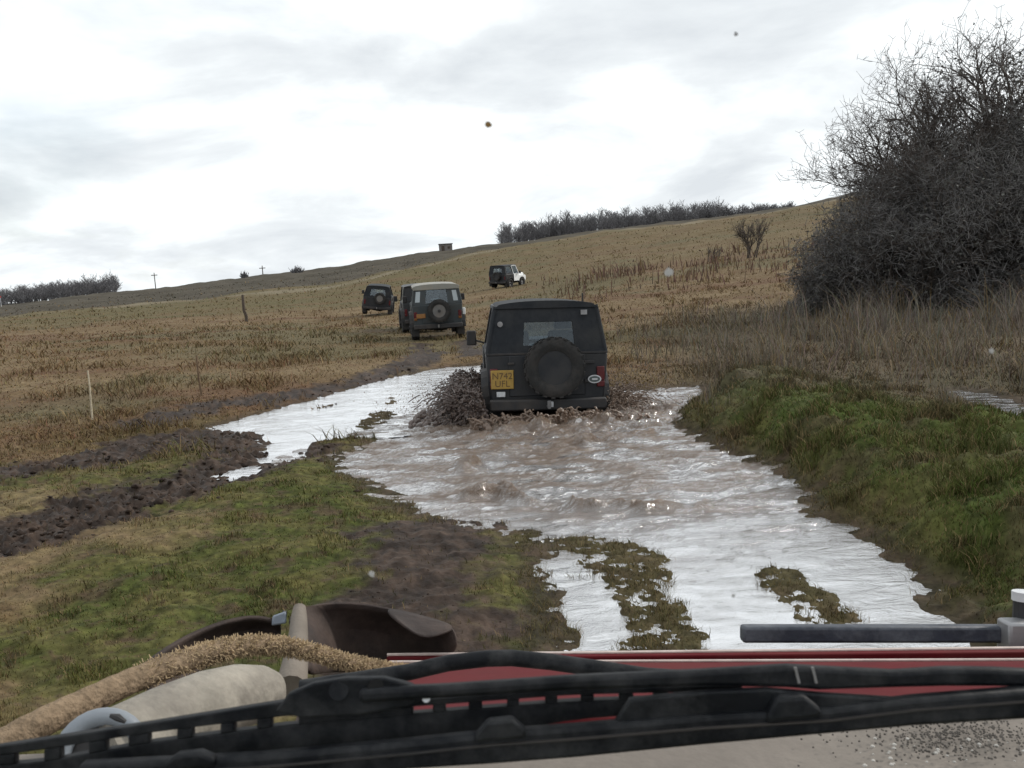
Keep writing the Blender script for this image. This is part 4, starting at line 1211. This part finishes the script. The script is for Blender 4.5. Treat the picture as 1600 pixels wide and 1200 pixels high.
# pale grit lying on the scuttle at right
gr = MB(); random.seed(11)
def on_scuttle(px, py):
    nrm = np.cross(s1 - s0, s3 - s0); d = at(px, py, 1.0) - CAM
    return CAM + d * (((s0 - CAM) @ nrm) / (d @ nrm))
for i in range(46):
    q = on_scuttle(random.uniform(1340, 1610), random.uniform(1152, 1198)); r = random.uniform(.0006, .0026)
    gr.lathe([(-.0005, r * .5), (r * .35, r), (r * .8, r * .55)], q, 'z', 6)
grit = own(gr, 'grit', mat('pale_grit', (.40, .38, .35), .9, .2, 20, 0)); grit['kind'] = 'stuff'
cr = MB()
for i in range(900):
    px_, py_ = 1510 + random.gauss(0, 80), 1150 + random.gauss(0, 17)
    q = on_scuttle(px_, py_); r = random.uniform(.0005, .0017)
    cr.lathe([(-.0005, r), (r * .5, r * .8), (r * .8, r * .3)], q, 'z', 5)
crumbs = own(cr, 'dirt_crumbs', mat('black_dirt', (.085, .075, .066), .9, .5, 30, .0)); crumbs['kind'] = 'stuff'
# dark bar and grey bracket at the front right
p0, p1 = at(1161, 993, 1.78), at(1578, 993, 1.78)
bar = own(MB().hex([p0 + DOWN * .016, p1 + DOWN * .016, p1 + DOWN * .016 + fwd * .03, p0 + DOWN * .016 + fwd * .03, p0 - DOWN * .016, p1 - DOWN * .016, p1 - DOWN * .016 + fwd * .03, p0 - DOWN * .016 + fwd * .03]), 'front_bar', m_barb, bevel=.006)
q0 = at(1594, 1030, 1.75)
own(MB().hex([q0 + RT * -.020, q0 + RT * .05, q0 + RT * .05 + fwd * .05, q0 - RT * .02 + fwd * .05] + [x_ + UP * .068 for x_ in (q0 + RT * -.020, q0 + RT * .05, q0 + RT * .05 + fwd * .05, q0 - RT * .02 + fwd * .05)]), 'bracket', m_steel, bevel=.006)
own(MB().tube([at(1598, 980, 1.80), at(1600, 935, 1.80)], .019, 12), 'bracket_post', m_plast)
own(MB().tube([at(1600, 938, 1.80), at(1600, 924, 1.80)], [.022, .022], 12), 'post_cap', m_lab)
# crumpled left wing: two torn sheets
topB = pl_([(446, 975), (462, 952), (500, 943), (548, 941), (600, 949), (655, 962), (706, 976)], [1.62, 1.63, 1.66, 1.70, 1.72, 1.72, 1.70])
midB = pl_([(470, 1000), (490, 985), (520, 975), (560, 975), (610, 985), (660, 1000), (712, 992)], [1.50, 1.60, 1.72, 1.76, 1.76, 1.74, 1.69])
botB = pl_([(478, 1060), (500, 1050), (530, 1050), (580, 1050), (630, 1048), (680, 1040), (717, 1016)], [1.40, 1.55, 1.68, 1.74, 1.75, 1.72, 1.68])
rb = sheet([topB, midB, botB], .005, m_rust, 'torn_wing', sub=2)
flap = sheet([pl_([(598, 948), (650, 960), (707, 976)], [1.715, 1.715, 1.695]), pl_([(612, 965), (650, 985), (708, 984)], [1.66, 1.655, 1.66]), pl_([(640, 985), (662, 1000), (690, 992)], [1.63, 1.63, 1.64])], .004, m_rust, 'bent_flap', sub=2)
topA = pl_([(203, 1054), (250, 1018), (305, 987), (360, 968), (405, 962), (440, 974)], [1.35, 1.42, 1.50, 1.56, 1.60, 1.60])
midA = pl_([(222, 1062), (262, 1034), (312, 1004), (362, 984), (405, 976), (436, 985)], [1.36, 1.45, 1.56, 1.62, 1.66, 1.63])
botA = pl_([(240, 1090), (280, 1066), (325, 1040), (370, 1020), (408, 1010), (440, 1010)], [1.34, 1.42, 1.52, 1.58, 1.60, 1.58])
sheet([topA, midA, botA], .007, m_rust, 'wing_edge', sub=2)
own(MB().tube(pl_([(468, 950), (467, 965), (466, 990), (462, 1030), (455, 1075)], [1.60, 1.58, 1.54, 1.46, 1.40]), [.011, .014, .016, .020, .024], 12), 'wing_stay', mat('shaded_stay', (.17, .145, .12), .85, .2, 14, .2), smooth=True)
cl = own(MB().hex([at(x_, y_, d_) for (x_, y_, d_) in ((424, 978, 1.58), (448, 974, 1.58), (448, 974, 1.62), (424, 978, 1.62), (426, 962, 1.58), (447, 955, 1.58), (447, 955, 1.62), (426, 962, 1.62))]), 'clamp', mat('blue_grey_clamp', (.22, .25, .30), .5, .2, 20, .1), bevel=.003)
own(MB().tube([at(444, 966, 1.59), at(445, 955, 1.59)], .004, 8), 'clamp_bolt', m_plast)
# air intake pipe
own(MB().tube(pl_([(150, 1182), (200, 1160), (260, 1128), (320, 1102), (370, 1088), (405, 1084), (425, 1083), (438, 1083)], [.88, .91, .97, 1.02, 1.07, 1.11, 1.125, 1.135]), [.038, .0385, .038, .037, .036, .033, .026, .010], 24), 'intake_pipe', m_dust, smooth=True)
def ring(c, nrm, R0, r, n=30):
    nrm = nrm / np.linalg.norm(nrm); a_ = np.cross(nrm, UP); a_ /= np.linalg.norm(a_); b_ = np.cross(a_, nrm)
    return [c + R0 * (math.cos(2 * math.pi * k / n) * a_ + math.sin(2 * math.pi * k / n) * b_) for k in range(n + 1)]
pc = at(158, 1180, .865); pnr = (CAM - pc) * .8 + (at(120, 1200, .8) - at(300, 1110, 1.0)) * .6
own(MB().tube(ring(pc, pnr, .034, 0), .0085, 10), 'pipe_collar', mat('grey_collar', (.19, .21, .235), .55, .1, 20, .05), smooth=True)
pn_ = pnr / np.linalg.norm(pnr)
own(MB().prism(ring(pc - pn_ * .004, pnr, .035, 0)[:-1], -pn_ * .003), 'collar_hole', m_plast)
own(MB().tube(pl_([(172, 1118), (184, 1121), (196, 1128)], [.842] * 3), [.0018, .0035, .0018], 8), 'collar_slot', m_plast, smooth=True)
# black hose humped over the bonnet
own(MB().tube(pl_([(470, 1075), (560, 1062), (640, 1050), (700, 1036), (760, 1029), (800, 1028), (860, 1034), (930, 1044), (1010, 1056), (1100, 1062)], [1.0] * 10), .0088, 12), 'hose', m_wip, smooth=True)

# wipers lie on the windscreen, half a metre ahead
DW = .50
def strip(top, bot, name, d, th, m=m_wip, parent=truck, bevel=.0008):
    """flat bar between two pixel lines (same count), th deep"""
    mb = MB(); n = len(top)
    T = [at(x, y, d) for x, y in top]; B = [at(x, y, d) for x, y in bot]
    vs = T + B + [p_ + fwd * th for p_ in T] + [p_ + fwd * th for p_ in B]
    fs = []
    for i in range(n - 1):
        fs += [(i, i + 1, n + i + 1, n + i), (2 * n + i + 1, 2 * n + i, 3 * n + i, 3 * n + i + 1), (i + 1, i, 2 * n + i, 2 * n + i + 1), (n + i, n + i + 1, 3 * n + i + 1, 3 * n + i)]
    fs += [(0, n, 3 * n, 2 * n), (n - 1, 3 * n - 1, 4 * n - 1, 2 * n - 1)]
    mb.add(vs, fs)
    return own(mb, name, m, parent, bevel=bevel)
def lerp_line(pts, x):
    for (x0, y0), (x1, y1) in zip(pts[:-1], pts[1:]):
        if x0 <= x <= x1: return y0 + (y1 - y0) * (x - x0) / (x1 - x0)
    return pts[-1][1] if x > pts[-1][0] else pts[0][1]
# upper wiper: slotted blade frame = top rail, bottom rail and bridges
topr = [(-40, 1172), (230, 1131), (440, 1097), (640, 1094), (900, 1076), (1160, 1070)]
slot_t = [(-40, 1186), (60, 1173), (230, 1146), (440, 1120), (640, 1105), (900, 1086), (1160, 1080)]
slot_b = [(-40, 1198), (60, 1192), (230, 1161), (440, 1134), (640, 1116), (900, 1096), (1160, 1088)]
botr = [(-40, 1222), (200, 1204), (330, 1188), (440, 1180), (640, 1165), (740, 1152), (900, 1125), (1160, 1104)]
xs_ = list(range(-40, 1161, 40))
L_ = lambda ln: [(x, lerp_line(ln, x)) for x in xs_]
w1 = strip(L_(topr), L_(slot_t), 'wiper_blade', DW, .006)
strip(L_(slot_b), L_(botr), 'blade_rail', DW + .001, .007)
SL = [(22, 68), (94, 138), (165, 200), (232, 276), (300, 344), (366, 401), (424, 466), (645, 676), (696, 732), (753, 792), (811, 852), (871, 908), (928, 968), (990, 1022), (1046, 1080)]
prev = -40
for (x0, x1) in SL + [(1160, 1160)]:
    if x0 > prev:
        xx = [prev, (prev + x0) / 2, x0]
        strip([(x, lerp_line(slot_t, x) - .5) for x in xx], [(x, lerp_line(slot_b, x) + .5) for x in xx], 'blade_bridge', DW + .0005, .006)
    prev = x1
# its arm and pivot plate
plate = [(430, 1112), (450, 1085), (490, 1068), (540, 1060), (600, 1060), (640, 1070), (672, 1088), (640, 1104), (560, 1118), (470, 1122)]
o = own(MB().prism([at(x, y, DW - .008) for x, y in plate], fwd * .006), 'pivot_plate', m_wip, bevel=.001)
own(MB().tube([at(587, 1074, DW - .0095), at(587, 1074, DW - .0055)], .0045, 14), 'pivot_hole', mat('void_black', (.004, .004, .004), .9, 0, 5, 0))
own(MB().tube([at(529, 1079, DW - .0095), at(529, 1079, DW - .0055)], .0052, 14), 'pivot_stud', m_wip)
own(MB().tube([at(666, 1091, DW - .010), at(666, 1091, DW - .0055)], .0022, 12), 'rivet', m_lab)
arm = strip([(560, 1078), (700, 1072), (900, 1058), (1100, 1049), (1232, 1041), (1282, 1044), (1400, 1050), (1480, 1045), (1560, 1046), (1680, 1052)],
            [(560, 1100), (700, 1092), (900, 1080), (1100, 1074), (1232, 1076), (1282, 1080), (1400, 1076), (1480, 1074), (1560, 1074), (1680, 1078)], 'wiper_arm', DW - .012, .008, bevel=.0025)
for x0 in (1241, 1268):
    strip([(x0, 1043), (x0 + 4, 1043)], [(x0 + 6, 1068), (x0 + 10, 1068)], 'arm_clip', DW - .0135, .0012, m_steel, bevel=0)
# lower wiper: solid blade with clips
low_t = [(120, 1196), (400, 1182), (640, 1160), (770, 1146), (900, 1137), (1100, 1120), (1300, 1108), (1430, 1092), (1660, 1074)]
low_b = [(120, 1232), (400, 1222), (640, 1204), (770, 1196), (900, 1186), (1100, 1166), (1300, 1148), (1430, 1136), (1660, 1122)]
strip(low_t, low_b, 'wiper_blade', DW - .02, .010, bevel=.0025)
strip([(x, y + 17) for x, y in low_t], [(x, y + 20) for x, y in low_t], 'blade_groove', DW - .0215, .002, m_plast, bevel=0)
strip([(742, 1150), (762, 1128), (800, 1124), (822, 1142)], [(742, 1162), (762, 1158), (800, 1156), (822, 1152)], 'blade_clip', DW - .023, .008, bevel=.002)
strip([(1200, 1120), (1216, 1090), (1258, 1088), (1284, 1108)], [(1200, 1132), (1216, 1128), (1258, 1124), (1284, 1120)], 'blade_clip', DW - .023, .008, bevel=.002)
strip([(960, 1132), (985, 1094), (1100, 1082), (1200, 1078), (1290, 1086), (1420, 1094)], [(960, 1142), (985, 1130), (1100, 1122), (1200, 1112), (1290, 1110), (1420, 1104)], 'blade_spoiler', DW - .016, .006, bevel=.001)
strip([(255, 1194), (275, 1180), (310, 1176), (335, 1186)], [(255, 1206), (275, 1206), (310, 1202), (335, 1200)], 'blade_clip', DW - .023, .008, bevel=.002)

# windscreen pane with its dirt spots
m_wsg = bpy.data.materials.new('clear_windscreen'); m_wsg.use_nodes = True
t_ = m_wsg.node_tree; t_.nodes.clear(); o_ = t_.nodes.new('ShaderNodeOutputMaterial'); b_ = t_.nodes.new('ShaderNodeBsdfTransparent'); b_.inputs[0].default_value = (1, 1, 1, 1)
t_.links.new(b_.outputs[0], o_.inputs[0])
wsq = [at(-700, 1500, .44), at(2300, 1500, .44), at(2300, -500, .40), at(-700, -500, .40)]
own(MB().slab(wsq, .004), 'windscreen', m_wsg)
def spot(px, py, r, m, label):
    pts = []
    for k in range(12):
        a = 2 * math.pi * k / 12; q = r * random.uniform(.75, 1.2)
        pts.append(at(px + q * math.cos(a), py + q * math.sin(a), .43))
    own(MB().prism(pts, fwd * .0004), 'dirt_spot', m, label=label)
m_sp1 = mat('brown_spot', (.22, .13, .05), .9, .2, 50, 0); m_sp2 = mat('grey_spot', (.35, .35, .36), .9, .2, 50, 0); m_sp3 = mat('pale_spot', (.42, .41, .40), .9, .1, 50, 0)
spot(763, 195, 5, m_sp1, 'brown dirt spot on the windscreen'); spot(1150, 53, 3.5, m_sp2, 'grey dirt spot on the windscreen')
for (x, y, r) in ((1045, 425, 7), (1550, 548, 4), (581, 897, 5), (1146, 931, 3)):
    spot(x, y, r, m_sp3, 'pale dirt spot on the windscreen')

# frayed rope over the wing
m_rope = mat('tan_rope', (.225, .165, .110), .95, .35, 60, .5, bscale=160, spec=.1)
m_rfib = mat('rope_fibre', (.46, .35, .22), .95, .3, 40, 0, spec=.1)
rp = [(-30, 1182), (60, 1132), (140, 1094), (220, 1058), (300, 1029), (360, 1013), (420, 1008), (480, 1017), (540, 1034), (600, 1045), (650, 1050)]
rd = [.93, .98, 1.05, 1.12, 1.19, 1.24, 1.28, 1.31, 1.35, 1.40, 1.45]
ctl = np.array(pl_(rp, rd))
def catmull(P, n):
    o = []
    for i in range(len(P) - 1):
        p0, p1, p2, p3 = P[max(i - 1, 0)], P[i], P[i + 1], P[min(i + 2, len(P) - 1)]
        for k in range(n):
            t = k / n
            o.append(.5 * (2 * p1 + (p2 - p0) * t + (2 * p0 - 5 * p1 + 4 * p2 - p3) * t * t + (3 * p1 - p0 - 3 * p2 + p3) * t ** 3))
    return np.array(o + [P[-1]])
path = catmull(ctl, 14)
rope = empty('frayed_rope', tuple(path[70])); tag(rope, 'frayed tan rope lying across the crumpled left wing', 'rope')
ro = np.array(path[70])
sfr = np.linspace(0, 1, len(path))
rad = np.interp(sfr, [0, .25, .55, .8, 1], [.0165, .0160, .0132, .0100, .008])
for st in range(3):
    pts = []
    for i, p_ in enumerate(path):
        t = path[min(i + 1, len(path) - 1)] - path[max(i - 1, 0)]; t /= np.linalg.norm(t)
        a = np.cross(t, UP); a /= np.linalg.norm(a); b = np.cross(a, t)
        w = sfr[i] * 52 + st * 2 * math.pi / 3
        pts.append(p_ + rad[i] * float(np.interp(sfr[i], [0, .3, .5], [.10, .14, .40])) * (math.cos(w) * a + math.sin(w) * b) - ro)
    MB().tube(pts, [r_ * float(np.interp(f_, [0, .3, .5], [.9, .88, .62])) for r_, f_ in zip(rad, sfr)], 10).build('strand', m_rope, rope, smooth=True)
random.seed(3)
segs = []
for i in range(13000):
    f_ = random.random() ** .8; k = int((.30 + .70 * f_) * (len(path) - 2)); p_ = path[k]; n_ = rnd3(); s_ = p_ + n_ * rad[k] * random.uniform(.8, 1.05) - ro
    segs.append((s_, s_ + n_ * random.uniform(.0005, .0035) + rnd3() * .004, .0007, .0005))
fz = seg_mesh('frayed_fibres', segs, m_rfib, rope, 3); fz['kind'] = 'stuff'
